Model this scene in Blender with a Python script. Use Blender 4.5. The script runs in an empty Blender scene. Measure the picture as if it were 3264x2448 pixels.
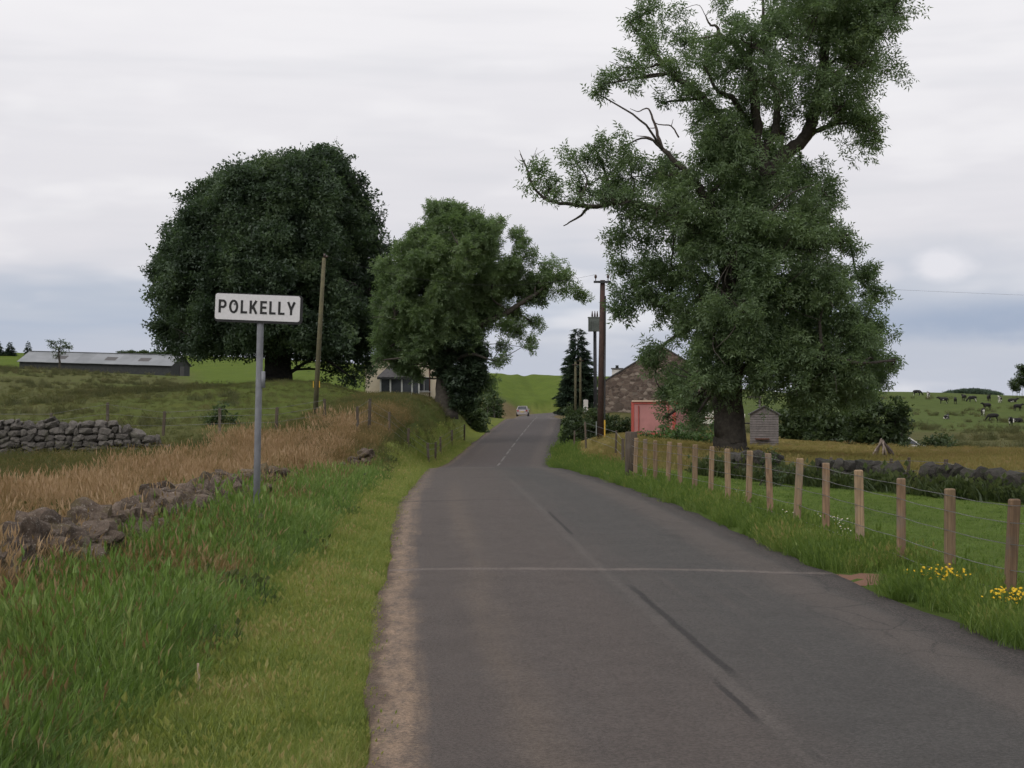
import bpy, bmesh, math, random
import numpy as np
from mathutils import Vector, Matrix

random.seed(11)
rng = np.random.default_rng(11)
sc = bpy.context.scene
C = sc.collection
R = math.radians

# ------------------------------------------------------------------ camera, sky, sun, exposure
# Photograph is 3264 x 2448; the horizon lies at row 1256 and the lens is a 2x phone zoom.
PW, PH, HOR, CX = 3264.0, 2448.0, 1256.0, 1632.0
FN, KD, CAMH = 4000.0, 1.269, 2.0
cam = bpy.data.cameras.new('camera')
cam.sensor_width = 36.0
cam.lens = FN * KD / PW * 36.0
cam.shift_y = (HOR - PH / 2) / PW
cam.clip_start = 0.1
cam.clip_end = 12000.0
camo = bpy.data.objects.new('camera', cam)
C.objects.link(camo)
camo.location = (0, 0, CAMH)
camo.rotation_euler = (R(90), 0, 0)
sc.camera = camo

SUN_EL, SUN_AZ = 44.0, 222.0          # azimuth clockwise from +Y: behind the camera, to the left
sun = bpy.data.lights.new('sun', 'SUN')
sun.energy = 1.35
sun.angle = R(35)
sun.color = (1.0, 0.96, 0.9)
suno = bpy.data.objects.new('sun', sun)
C.objects.link(suno)
suno.rotation_euler = (R(90 - SUN_EL), 0, R(180 - SUN_AZ))
sc.view_settings.view_transform = 'Standard'
sc.view_settings.look = 'None'
sc.view_settings.exposure = 0.12
sc.view_settings.gamma = 1.0
sc.view_settings.use_curve_mapping = False
sc.render.engine = 'CYCLES'
sc.cycles.use_denoising = True
sc.cycles.max_bounces = 5
sc.cycles.diffuse_bounces = 3
sc.cycles.glossy_bounces = 1
sc.cycles.transmission_bounces = 4
sc.cycles.use_adaptive_sampling = True
sc.cycles.adaptive_threshold = 0.03
sc.cycles.transparent_max_bounces = 6
sc.render.filter_size = 1.9


def lin(r, g, b):
    f = lambda c: ((c / 255.0) / 12.92) if c <= 10 else (((c / 255.0) + 0.055) / 1.055) ** 2.4
    return (f(r), f(g), f(b), 1.0)


class NT:
    """small helper for node graphs"""
    def __init__(s, tree):
        s.t = tree
        s.n = tree.nodes
        s.l = tree.links

    def put(s, sock, val):
        if val is None:
            return
        if isinstance(val, bpy.types.NodeSocket):
            s.l.new(val, sock)
        else:
            sock.default_value = val

    def node(s, typ, **kw):
        n = s.n.new(typ)
        for k, v in kw.items():
            setattr(n, k, v)
        return n

    def m(s, op, a, b=None, c=None, clamp=False):
        n = s.node('ShaderNodeMath', operation=op, use_clamp=clamp)
        s.put(n.inputs[0], a)
        s.put(n.inputs[1], b)
        s.put(n.inputs[2], c)
        return n.outputs[0]

    def vm(s, op, a, b=None, out=0):
        n = s.node('ShaderNodeVectorMath', operation=op)
        s.put(n.inputs[0], a)
        s.put(n.inputs[1], b)
        return n.outputs[out]

    def noise(s, vec, scale, detail=3.0, rough=0.55, col=False):
        n = s.node('ShaderNodeTexNoise')
        s.put(n.inputs['Vector'], vec)
        n.inputs['Scale'].default_value = scale
        n.inputs['Detail'].default_value = detail
        n.inputs['Roughness'].default_value = rough
        return n.outputs['Color' if col else 'Fac']

    def ss(s, x, lo, hi):
        n = s.node('ShaderNodeMapRange', interpolation_type='SMOOTHSTEP')
        s.put(n.inputs['Value'], x)
        s.put(n.inputs['From Min'], lo)
        s.put(n.inputs['From Max'], hi)
        return n.outputs['Result']

    def lerp(s, x, a, b, lo=0.0, hi=1.0):
        n = s.node('ShaderNodeMapRange')
        s.put(n.inputs['Value'], x)
        n.inputs['From Min'].default_value = lo
        n.inputs['From Max'].default_value = hi
        s.put(n.inputs['To Min'], a)
        s.put(n.inputs['To Max'], b)
        return n.outputs['Result']

    def mix(s, f, a, b, mode='MIX'):
        n = s.node('ShaderNodeMix', data_type='RGBA', blend_type=mode)
        s.put(n.inputs[0], f)
        s.put(n.inputs[6], a)
        s.put(n.inputs[7], b)
        return n.outputs[2]

    def ramp(s, f, stops):
        n = s.node('ShaderNodeValToRGB')
        e = n.color_ramp.elements
        while len(e) > 1:
            e.remove(e[-1])
        e[0].position = stops[0][0]
        e[0].color = stops[0][1]
        for p, c in stops[1:]:
            k = e.new(p)
            k.color = c
        s.put(n.inputs[0], f)
        return n.outputs[0]

    def sep(s, v):
        n = s.node('ShaderNodeSeparateXYZ')
        s.put(n.inputs[0], v)
        return n.outputs

    def comb(s, x, y, z):
        n = s.node('ShaderNodeCombineXYZ')
        s.put(n.inputs[0], x)
        s.put(n.inputs[1], y)
        s.put(n.inputs[2], z)
        return n.outputs[0]

    def bump(s, h, strength=0.3, dist=0.02):
        n = s.node('ShaderNodeBump')
        n.inputs['Strength'].default_value = strength
        n.inputs['Distance'].default_value = dist
        s.put(n.inputs['Height'], h)
        return n.outputs[0]


def build_world():
    w = bpy.data.worlds.new('World')
    sc.world = w
    w.use_nodes = True
    g = NT(w.node_tree)
    w.cycles.sampling_method = 'MANUAL'
    w.cycles.sample_map_resolution = 256
    g.n.clear()
    out = g.node('ShaderNodeOutputWorld')
    tc = g.node('ShaderNodeTexCoord').outputs['Generated']
    d = g.vm('NORMALIZE', tc)
    x, y, z = g.sep(d)[0:3]
    za = g.m('MAXIMUM', z, 0.0)
    warp = g.noise(g.comb(g.m('MULTIPLY', x, 3.2), g.m('MULTIPLY', y, 3.2), g.m('MULTIPLY', z, 18.0)), 1.7, 3.0, 0.55)
    zz = g.m('ADD', za, g.m('MULTIPLY', g.m('SUBTRACT', warp, 0.5), g.lerp(za, 0.05, 0.13, 0.0, 0.2)))
    base = g.ramp(g.m('DIVIDE', zz, 0.30), [
        (0.00, lin(190, 195, 208)), (0.09, lin(185, 191, 205)), (0.15, lin(174, 184, 202)), (0.20, lin(181, 189, 204)),
        (0.24, lin(196, 200, 211)), (0.28, lin(212, 212, 219)), (0.35, lin(222, 220, 225)), (0.50, lin(226, 224, 228)),
        (0.70, lin(235, 233, 236)), (0.85, lin(240, 238, 240)), (1.0, lin(242, 240, 242))])
    streak = g.noise(g.comb(g.m('MULTIPLY', x, 4.0), g.m('MULTIPLY', y, 4.0), g.m('MULTIPLY', z, 42.0)), 1.0, 3.0, 0.6)
    col = g.mix(g.m('MULTIPLY', g.ss(streak, 0.42, 0.78), 0.34), base, lin(206, 207, 213))
    lump = g.noise(g.comb(g.m('MULTIPLY', x, 7.0), g.m('MULTIPLY', y, 7.0), g.m('MULTIPLY', z, 26.0)), 1.3, 3.0, 0.5)
    col = g.mix(g.m('MULTIPLY', g.ss(lump, 0.48, 0.72), 0.6), col, lin(240, 238, 240))

    pn = g.m('MULTIPLY', g.m('SUBTRACT', g.noise(g.vm('MULTIPLY', d, (1, 1, 1.6)), 46.0, 3.0, 0.6), 0.5), 0.8)

    def patch(px, py, rx, ry, nz, soft):
        v = Vector(((px - CX) / (FN * KD), 1.0, (HOR - py) / (FN * KD))).normalized()
        q = g.vm('SUBTRACT', d, tuple(v))
        q = g.vm('MULTIPLY', q, (FN * KD / rx, FN * KD / rx, FN * KD / ry))
        r = g.vm('LENGTH', q, out=1)
        r = g.m('ADD', r, pn)
        return g.ss(r, 1.0 + soft, 1.0 - soft)
    col = g.mix(g.m('MULTIPLY', patch(3150, 1010, 330, 62, 9.0, 0.6), 0.75), col, lin(150, 165, 190))
    col = g.mix(g.m('MULTIPLY', patch(2990, 880, 420, 95, 60.0, 0.6), 0.6), col, lin(196, 200, 211))
    col = g.mix(g.m('MULTIPLY', patch(3006, 846, 84, 48, 60.0, 0.42), 0.9), col, lin(226, 225, 231))
    col = g.mix(g.m('MULTIPLY', patch(2810, 868, 60, 34, 60.0, 0.5), 0.6), col, lin(212, 212, 220))
    # overcast deck is brighter towards the zenith
    up = g.lerp(za, 1.0, 1.12, 0.25, 0.9)
    col = g.vm('SCALE', col)
    g.put(col.node.inputs['Scale'], up)
    sky = g.node('ShaderNodeTexSky', sky_type='NISHITA', sun_disc=False)
    sky.sun_elevation = R(SUN_EL)
    sky.sun_rotation = R(SUN_AZ)
    b1 = g.node('ShaderNodeBackground')
    g.put(b1.inputs[0], sky.outputs[0])
    b1.inputs[1].default_value = 0.06
    b2 = g.node('ShaderNodeBackground')
    g.put(b2.inputs[0], col)
    b2.inputs[1].default_value = 1.0
    mx = g.node('ShaderNodeMixShader')
    mx.inputs[0].default_value = 0.94
    g.l.new(b1.outputs[0], mx.inputs[1])
    g.l.new(b2.outputs[0], mx.inputs[2])
    g.l.new(mx.outputs[0], out.inputs[0])


build_world()

# ------------------------------------------------------------------ materials
MATS = {}


def mat(name):
    m = bpy.data.materials.new(name)
    m.use_nodes = True
    g = NT(m.node_tree)
    b = g.n['Principled BSDF']
    b.inputs['Specular IOR Level'].default_value = 0.25
    MATS[name] = m
    return m, g, b


def simple(name, c1, c2=None, scale=6.0, rough=0.8, metal=0.0, bump=0.0, bscale=None, obj=True, spec=0.25):
    m, g, b = mat(name)
    tc = g.node('ShaderNodeTexCoord').outputs['Object' if obj else 'Generated']
    c2 = c2 or tuple(v * 0.75 for v in c1)
    f = g.noise(tc, scale, 5.0, 0.6)
    col = g.mix(g.ss(f, 0.3, 0.7), c1 + (1,), c2 + (1,))
    oi = g.node('ShaderNodeObjectInfo').outputs['Random']
    col = g.vm('SCALE', col)
    g.put(col.node.inputs['Scale'], g.lerp(oi, 0.9, 1.1))
    g.put(b.inputs['Base Color'], col)
    b.inputs['Roughness'].default_value = rough
    b.inputs['Metallic'].default_value = metal
    b.inputs['Specular IOR Level'].default_value = spec
    if bump:
        g.put(b.inputs['Normal'], g.bump(g.noise(tc, bscale or scale * 4, 5.0, 0.65), bump, 0.03))
    return m


def wood(name, c1, c2):
    m, g, b = mat(name)
    tc = g.node('ShaderNodeTexCoord').outputs['Object']
    oi = g.node('ShaderNodeObjectInfo').outputs['Random']
    q = g.vm('ADD', g.vm('MULTIPLY', tc, (42, 42, 2.2)), g.comb(g.m('MULTIPLY', oi, 90), 0.0, g.m('MULTIPLY', oi, 31)))
    f = g.noise(q, 1.0, 4.0, .65)
    st = g.noise(g.vm('ADD', tc, g.comb(oi, oi, g.m('MULTIPLY', oi, 17))), 2.6, 4.0, .6)
    col = g.mix(g.ss(f, .32, .66), c1 + (1,), c2 + (1,))
    col = g.mix(g.m('MULTIPLY', g.ss(st, .5, .7), .6), col, (.135, .125, .105, 1))
    col = g.mix(g.m('MULTIPLY', g.ss(f, .66, .72), .7), col, tuple(v * .35 for v in c2) + (1,))
    col = g.vm('SCALE', col)
    g.put(col.node.inputs['Scale'], g.lerp(oi, .75, 1.3))
    g.put(b.inputs['Base Color'], col)
    b.inputs['Roughness'].default_value = .9
    g.put(b.inputs['Normal'], g.bump(f, .5, .01))


def leaf_mat(name, stops, trans=0.35, pos_scale=0.35, pos_amt=0.35, var='rnd'):
    """foliage and grass: colour from a per-leaf random value plus slow patches in the plant"""
    m = bpy.data.materials.new(name)
    m.use_nodes = True
    MATS[name] = m
    g = NT(m.node_tree)
    g.n.clear()
    out = g.node('ShaderNodeOutputMaterial')
    at = g.node('ShaderNodeAttribute', attribute_name=var).outputs['Fac']
    pos = g.node('ShaderNodeNewGeometry').outputs['Position']
    n = g.noise(pos, pos_scale, 3.0, 0.55)
    oi = g.node('ShaderNodeObjectInfo').outputs['Random']
    f = g.m('ADD', g.m('MULTIPLY', at, 0.55), g.m('MULTIPLY', g.m('SUBTRACT', n, 0.5), pos_amt * 4))
    f = g.m('ADD', f, g.m('MULTIPLY', oi, 0.3), clamp=True)
    col = g.ramp(f, stops)
    di = g.node('ShaderNodeBsdfDiffuse')
    tr = g.node('ShaderNodeBsdfTranslucent')
    g.put(di.inputs[0], col)
    g.put(tr.inputs[0], g.mix(1.0, col, (1.05, 1.14, 0.78, 1), 'MULTIPLY'))
    mx = g.node('ShaderNodeMixShader')
    mx.inputs[0].default_value = trans
    g.l.new(di.outputs[0], mx.inputs[1])
    g.l.new(tr.outputs[0], mx.inputs[2])
    gl = g.node('ShaderNodeBsdfGlossy')
    gl.inputs['Roughness'].default_value = 0.5
    gl.inputs[0].default_value = (0.9, 0.95, 1, 1)
    m2 = g.node('ShaderNodeMixShader')
    m2.inputs[0].default_value = 0.02
    g.l.new(mx.outputs[0], m2.inputs[1])
    g.l.new(gl.outputs[0], m2.inputs[2])
    g.l.new(m2.outputs[0], out.inputs[0])
    return m


# ------------------------------------------------------------------ coordinates
def W(px, py, d):
    """a photo pixel at nominal depth d -> world point (true distance = KD * d)"""
    return Vector(((px - CX) / FN * d, KD * d, CAMH + (HOR - py) / FN * d))


# road centre line: nominal depth, X, height
RD = np.array([(-120, 12.4, 0), (-40, 5.6, 0), (0, 2.22, 0), (6.7, 1.66, 0), (14.3, 1.02, 0.0), (23.3, .40, 0), (33, .0, -.29), (41, -.40, -.55), (46, -.62, -.74), (49, -.70, -.90),
               (55, -.78, -1.24), (61, -.66, -1.38), (70, -.2, -1.13), (80, .33, -.86), (92, 1.0, -.54), (105, 1.69, -.24), (112, 2.0, -.22), (140, 2.7, -.75), (180, 3.3, -1.2),
               (205, 5.6, -1.3), (230, 10.5, -1.35), (260, 19, -1.4), (300, 36, -1.5), (400, 90, -2)], float)
_yy = np.arange(-140, 500, 0.5)
_k = np.ones(13) / 13.0


def _smooth(v):
    p = np.pad(v, 6, mode='edge')
    p[:6] = v[0] - (v[6:0:-1] - v[0])
    p[-6:] = v[-1] + (v[-1] - v[-2:-8:-1])
    return np.convolve(p, _k, 'valid')


_rx = _smooth(_smooth(np.interp(_yy, RD[:, 0] * KD, RD[:, 1])))
_rz = _smooth(_smooth(np.interp(_yy, RD[:, 0] * KD, RD[:, 2])))
HW = 2.5


def road_x(y):
    return np.interp(y, _yy, _rx)


def road_z(y):
    return np.interp(y, _yy, _rz)


def road_lat(x, y):
    sl = (road_x(np.asarray(y) + 0.5) - road_x(np.asarray(y) - 0.5))
    return (x - road_x(y)) / np.sqrt(1 + sl * sl)


# terrain control points: (px, py, d) seen in the photo, or ('w', X, d, z)
CP = [('w', -60, -80, .3), ('w', 60, -80, -.2), ('w', -15, -20, .2), ('w', 20, -20, -.2), ('w', -2.6, 5, .06), ('w', -5, 5, .12),
      ('w', -3.6, 12, .1), ('w', -3.6, 17, .16), ('w', -5, 12, .12), ('w', -5.2, 17, .12), ('w', -5.2, 22, .02), ('w', -5, 30, -.18), ('w', -5.1, 38, -.35),
      ('w', -10, 12, .05), ('w', -14, 22, -.1), ('w', -9, 30, -.15), ('w', -30, 25, .1), ('w', -60, 40, .6),
      (0, 1450, 45), (510, 1436, 45), (800, 1420, 44), (-600, 1440, 45), (0, 1345, 58), (500, 1340, 58), (885, 1328, 58), (1003, 1334, 58), (1240, 1400, 43), (1290, 1345, 56),
      (300, 1250, 90), (0, 1226, 105), (150, 1178, 138), (400, 1194, 138), (650, 1214, 138), (-400, 1168, 138), (890, 1217, 87), (700, 1235, 87), (1040, 1222, 87),
      (1417, 1298, 75), (1250, 1262, 78), (1330, 1268, 80), ('w', -8.5, 100, 1.0), ('w', -13, 100, 1.6), ('w', -7, 88, 1.2),
      (300, 1197, 190), (590, 1203, 190), (-300, 1197, 190), (300, 1142, 260), (30, 1128, 330), (700, 1136, 330), (-600, 1120, 330), (1000, 1150, 330), (1200, 1165, 330),
      (1350, 1178, 345), (1450, 1184, 348), (1500, 1186, 350), (1550, 1188, 350), (1600, 1190, 350), (1650, 1192, 350), (1700, 1194, 350), (1750, 1195, 350), (1800, 1196, 350), (1950, 1200, 350), (1450, 1200, 420), (1550, 1203, 420), (1650, 1206, 420), (1750, 1208, 420), (1850, 1210, 420), (1700, 1287, 210), (1600, 1285, 200), (1700, 1242, 280), (1500, 1240, 270),
      (1850, 1300, 110), (1790, 1330, 90), (2100, 1326, 95), (2080, 1386, 72), (1918, 1392, 63), (2325, 1456, 43), (2060, 1480, 40), (2300, 1395, 70),
      ('w', 8, 8, -.1), ('w', 9, 15, -.16), ('w', 5, 20, -.1), ('w', 14, 22, -.3), ('w', 25, 20, -.4), (3264, 1604, 26.7), (2500, 1548, 31.7), (2900, 1572, 29),
      (3264, 1490, 40), (2800, 1462, 50), (3264, 1440, 56), (2900, 1432, 60), (2500, 1420, 62), (3800, 1436, 60), (2600, 1400, 74),
      ('w', 30, 92, -2.8), ('w', 20, 92, -1.6), ('w', 50, 92, -3), ('w', 30, 130, -3.3), ('w', 60, 130, -3.4), ('w', 12, 130, -.6), ('w', 20, 160, -1.6),
      (3000, 1366, 200), (3264, 1368, 200), (2750, 1362, 200), (3700, 1368, 200), (2500, 1350, 200), (3000, 1310, 262), (3264, 1314, 262), (2750, 1306, 262),
      (2750, 1249, 330), (3000, 1250, 330), (3150, 1258, 330), (3264, 1262, 330), (3700, 1262, 330), (2400, 1240, 330), (2150, 1215, 340),
      ('w', 60, 420, -1), ('w', 160, 420, -2), ('w', 0, 560, 4), ('w', -80, 480, 9), ('w', -200, 400, 10), ('w', 300, 400, -2), ('w', -300, 100, 6), ('w', 250, 100, -3),
      ('w', 0, 900, -2), ('w', -400, 900, 4), ('w', 400, 900, -6), ('w', 450, 1250, -1), ('w', 0, 2400, -8), ('w', -1800, 2000, 0), ('w', 1800, 2000, -8), ('w', -1800, 0, 10), ('w', 1800, 0, -8),
      ('w', -1500, -1500, 4), ('w', 1500, -1500, -4), ('w', 0, -1500, 0)]
_P = []
for c in CP:
    if c[0] == 'w':
        _P.append((c[1], c[2] * KD, c[3]))
    else:
        p = W(*c)
        _P.append((p.x, p.y, p.z))
for yv in list(np.arange(-60, 150, 7.0)) + list(np.arange(150, 262, 15.0)):
    for s in (-3.0, 3.0):
        _P.append((float(road_x(yv)) + s, yv, float(road_z(yv)) + .03))
_P = np.array(_P)


def _warp(x, y):
    return np.stack([np.arcsinh(np.asarray(x) / 8.0), np.arcsinh((np.asarray(y) - 10) / 14.0)], -1)


_A = _warp(_P[:, 0], _P[:, 1])
_D = np.linalg.norm(_A[:, None] - _A[None], axis=-1)
_n = len(_P)


def _kern(r):
    return 0.35 * np.where(r > 1e-9, r * r * np.log(np.maximum(r, 1e-9)), 0) + 0.0


_M = np.zeros((_n + 3, _n + 3))
_M[:_n, :_n] = _kern(_D) + 2e-3 * np.eye(_n)
_M[:_n, _n] = 1
_M[:_n, _n + 1:] = _A
_M[_n, :_n] = 1
_M[_n + 1:, :_n] = _A.T
_sol = np.linalg.lstsq(_M, np.concatenate([_P[:, 2], [0, 0, 0]]), rcond=None)[0]


def gz(x, y, carve=True):
    """ground height"""
    x = np.atleast_1d(np.asarray(x, float))
    y = np.atleast_1d(np.asarray(y, float))
    x, y = np.broadcast_arrays(x, y)
    shp = x.shape
    x = x.ravel()
    y = y.ravel()
    z = np.empty(len(x))
    for i in range(0, len(x), 20000):
        q = _warp(x[i:i + 20000], y[i:i + 20000])
        dd = np.linalg.norm(q[:, None] - _A[None], axis=-1)
        z[i:i + 20000] = _kern(dd) @ _sol[:_n] + _sol[_n] + q @ _sol[_n + 1:]
    near = np.clip(1 - np.abs(y) / 400, 0, 1)
    z += near * (0.035 * np.sin(x * 1.3 + 2 * np.sin(y * .31)) * np.sin(y * .8 + x * .4))
    lat = np.abs(road_lat(x, y))
    f = np.clip((lat - HW) / 1.7, 0, 1)
    f = f * f * (3 - 2 * f)
    zr = road_z(y)
    edge = zr + np.where(lat < HW - .12, -.07, np.clip((lat - HW + .12) / .25, 0, 1) * .09 - .07)
    z = edge * (1 - f) + z * f
    return z.reshape(shp)


def g1(x, y):
    return float(gz(x, y)[0])


def ground(px, d):
    x = (px - CX) / FN * d
    return Vector((x, KD * d, g1(x, KD * d)))


def hit(px, py, d0=5.0, d1=420.0):
    """where the photo ray meets the ground (first crossing beyond d0)"""
    ds = np.geomspace(d0, d1, 900)
    xs = (px - CX) / FN * ds
    zs = CAMH + (HOR - py) / FN * ds
    below = np.nonzero(gz(xs, KD * ds) >= zs)[0]
    i = below[0] if len(below) else len(ds) - 1
    return Vector((xs[i], KD * ds[i], g1(xs[i], KD * ds[i])))


# ------------------------------------------------------------------ mesh helpers
def link(o, parent=None):
    C.objects.link(o)
    if parent is not None:
        o.parent = parent
    return o


def tag(o, label=None, cat=None, group=None, kind=None):
    if label:
        o['label'] = label
    if cat:
        o['category'] = cat
    if group:
        o['group'] = group
    if kind:
        o['kind'] = kind
    return o


def empty(name, loc, rz=0.0, label=None, cat=None, group=None, kind=None):
    o = bpy.data.objects.new(name, None)
    o.empty_display_size = 0.2
    o.location = loc
    o.rotation_euler = (0, 0, rz)
    link(o)
    return tag(o, label, cat, group, kind)


def np_mesh(name, verts, faces_loops, face_sizes, mats=(), smooth=False, attrs=None, uv=None, mat_idx=None):
    me = bpy.data.meshes.new(name)
    verts = np.asarray(verts, np.float32)
    me.vertices.add(len(verts))
    me.vertices.foreach_set('co', verts.ravel())
    fl = np.asarray(faces_loops, np.int32).ravel()
    fs = np.asarray(face_sizes, np.int32).ravel()
    if len(fs):
        me.loops.add(len(fl))
        me.loops.foreach_set('vertex_index', fl)
        me.polygons.add(len(fs))
        me.polygons.foreach_set('loop_start', np.concatenate([[0], np.cumsum(fs)[:-1]]).astype(np.int32))
        me.polygons.foreach_set('loop_total', fs)
    if len(fs):
        me.polygons.foreach_set('use_smooth', np.full(len(fs), bool(smooth)))
    if mat_idx is not None:
        me.polygons.foreach_set('material_index', np.asarray(mat_idx, np.int32))
    for k, (dom, typ, arr) in (attrs or {}).items():
        a = me.attributes.new(k, typ, dom)
        a.data.foreach_set('color' if typ == 'FLOAT_COLOR' else ('vector' if typ == 'FLOAT_VECTOR' else 'value'), np.asarray(arr, np.float32 if typ != 'INT' else np.int32).ravel())
    if uv is not None:
        l = me.uv_layers.new(name='UVMap')
        l.data.foreach_set('uv', np.asarray(uv, np.float32)[fl].ravel())
    for m in mats:
        me.materials.append(MATS[m] if isinstance(m, str) else m)
    me.update(calc_edges=True)
    me.validate()
    return me


class MB:
    """collects simple solids into one mesh"""
    def __init__(s):
        s.v = []
        s.f = []

    def add(s, vs, fs):
        o = len(s.v)
        s.v += [tuple(v) for v in vs]
        s.f += [tuple(i + o for i in f) for f in fs]
        return s

    def box(s, c, size, rz=0.0, mtx=None, bev=0.0):
        hx, hy, hz = [k / 2 for k in size]
        if bev:
            b = min(bev, hx * .9, hy * .9)
            out = [(-hx + b, -hy), (hx - b, -hy), (hx, -hy + b), (hx, hy - b), (hx - b, hy), (-hx + b, hy), (-hx, hy - b), (-hx, -hy + b)]
        else:
            out = [(-hx, -hy), (hx, -hy), (hx, hy), (-hx, hy)]
        return s.prism(out, -hz, hz, c, rz, mtx)

    def prism(s, out, z0, z1, c=(0, 0, 0), rz=0.0, mtx=None):
        n = len(out)
        M = mtx if mtx is not None else Matrix.Translation(Vector(c)) @ Matrix.Rotation(rz, 4, 'Z')
        vs = [M @ Vector((x, y, z)) for z in (z0, z1) for x, y in out]
        fs = [tuple(range(n - 1, -1, -1)), tuple(range(n, 2 * n))] + [(i, (i + 1) % n, n + (i + 1) % n, n + i) for i in range(n)]
        return s.add(vs, fs)

    def front(s, out, y0, y1):
        """outline in x,z extruded along y (y0 is the near face)"""
        n = len(out)
        vs = [(x, y0, z) for x, z in out] + [(x, y1, z) for x, z in out]
        fs = [tuple(range(n)), tuple(range(2 * n - 1, n - 1, -1))] + [(i, n + i, n + (i + 1) % n, (i + 1) % n) for i in range(n)]
        return s.add(vs, fs)

    def tube(s, pts, rad, sides=8, cap=True):
        pts = [Vector(p) for p in pts]
        if not hasattr(rad, '__len__'):
            rad = [rad] * len(pts)
        vs, fs = [], []
        n = len(pts)
        ref = Vector((0.13, 0.97, 0.2))
        for i, p in enumerate(pts):
            t = (pts[min(i + 1, n - 1)] - pts[max(i - 1, 0)])
            t = t.normalized() if t.length > 1e-9 else Vector((0, 0, 1))
            a = t.cross(ref)
            if a.length < .1:
                a = t.cross(Vector((1, 0, 0)))
            a.normalize()
            b = t.cross(a)
            for k in range(sides):
                an = 2 * math.pi * k / sides
                vs.append(p + (a * math.cos(an) + b * math.sin(an)) * rad[i])
        for i in range(n - 1):
            for k in range(sides):
                k2 = (k + 1) % sides
                fs.append((i * sides + k, i * sides + k2, (i + 1) * sides + k2, (i + 1) * sides + k))
        if cap:
            fs.append(tuple(range(sides - 1, -1, -1)))
            fs.append(tuple((n - 1) * sides + k for k in range(sides)))
        return s.add(vs, fs)

    def mesh(s, name, m, smooth=False):
        fl = [i for f in s.f for i in f]
        return np_mesh(name, s.v if s.v else [(0, 0, 0)], fl, [len(f) for f in s.f], [m], smooth)

    def build(s, name, m, parent=None, smooth=False, loc=None, recalc=True):
        me = s.mesh(name, m, smooth)
        if recalc:
            bm = bmesh.new()
            bm.from_mesh(me)
            bmesh.ops.recalc_face_normals(bm, faces=bm.faces)
            bm.to_mesh(me)
            bm.free()
        o = bpy.data.objects.new(name, me)
        if loc is not None:
            o.location = loc
        return link(o, parent)


def spline(pts, n=6):
    """Catmull-Rom through 4-tuples (x,y,z,r)"""
    p = [np.array(q, float) for q in pts]
    if len(p) < 3:
        return p
    p = [2 * p[0] - p[1]] + p + [2 * p[-1] - p[-2]]
    out = []
    for i in range(1, len(p) - 2):
        for k in range(n):
            t = k / n
            out.append(.5 * ((2 * p[i]) + (-p[i - 1] + p[i + 1]) * t + (2 * p[i - 1] - 5 * p[i] + 4 * p[i + 1] - p[i + 2]) * t * t
                             + (-p[i - 1] + 3 * p[i] - 3 * p[i + 1] + p[i + 2]) * t ** 3))
    out.append(p[-2])
    return out
# ------------------------------------------------------------------ ground sheet
def sstep(x, a, b):
    t = np.clip((x - a) / (b - a), 0, 1)
    return t * t * (3 - 2 * t)


def vnoise(x, y, s, seed=0):
    """cheap smooth value noise"""
    r = np.random.default_rng(1234 + seed).random((64, 64))
    u, v = np.asarray(x) / s, np.asarray(y) / s
    i, j = np.floor(u).astype(int), np.floor(v).astype(int)
    fu, fv = u - i, v - j
    fu = fu * fu * (3 - 2 * fu)
    fv = fv * fv * (3 - 2 * fv)
    a, b = r[i % 64, j % 64], r[(i + 1) % 64, j % 64]
    c, d = r[i % 64, (j + 1) % 64], r[(i + 1) % 64, (j + 1) % 64]
    return (a * (1 - fu) + b * fu) * (1 - fv) + (c * (1 - fu) + d * fu) * fv


GC = {'rverge': (.062, .092, .022), 'verge': (.13, .155, .036), 'lush': (.06, .092, .022), 'orange': (.19, .125, .06), 'olive': (.085, .09, .033), 'hill': (.078, .112, .018),
      'cows': (.068, .092, .026), 'pasture': (.078, .115, .024), 'yellow': (.155, .125, .042), 'red': (.15, .105, .06), 'lawn': (.072, .092, .022), 'rough': (.076, .076, .03)}


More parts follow.
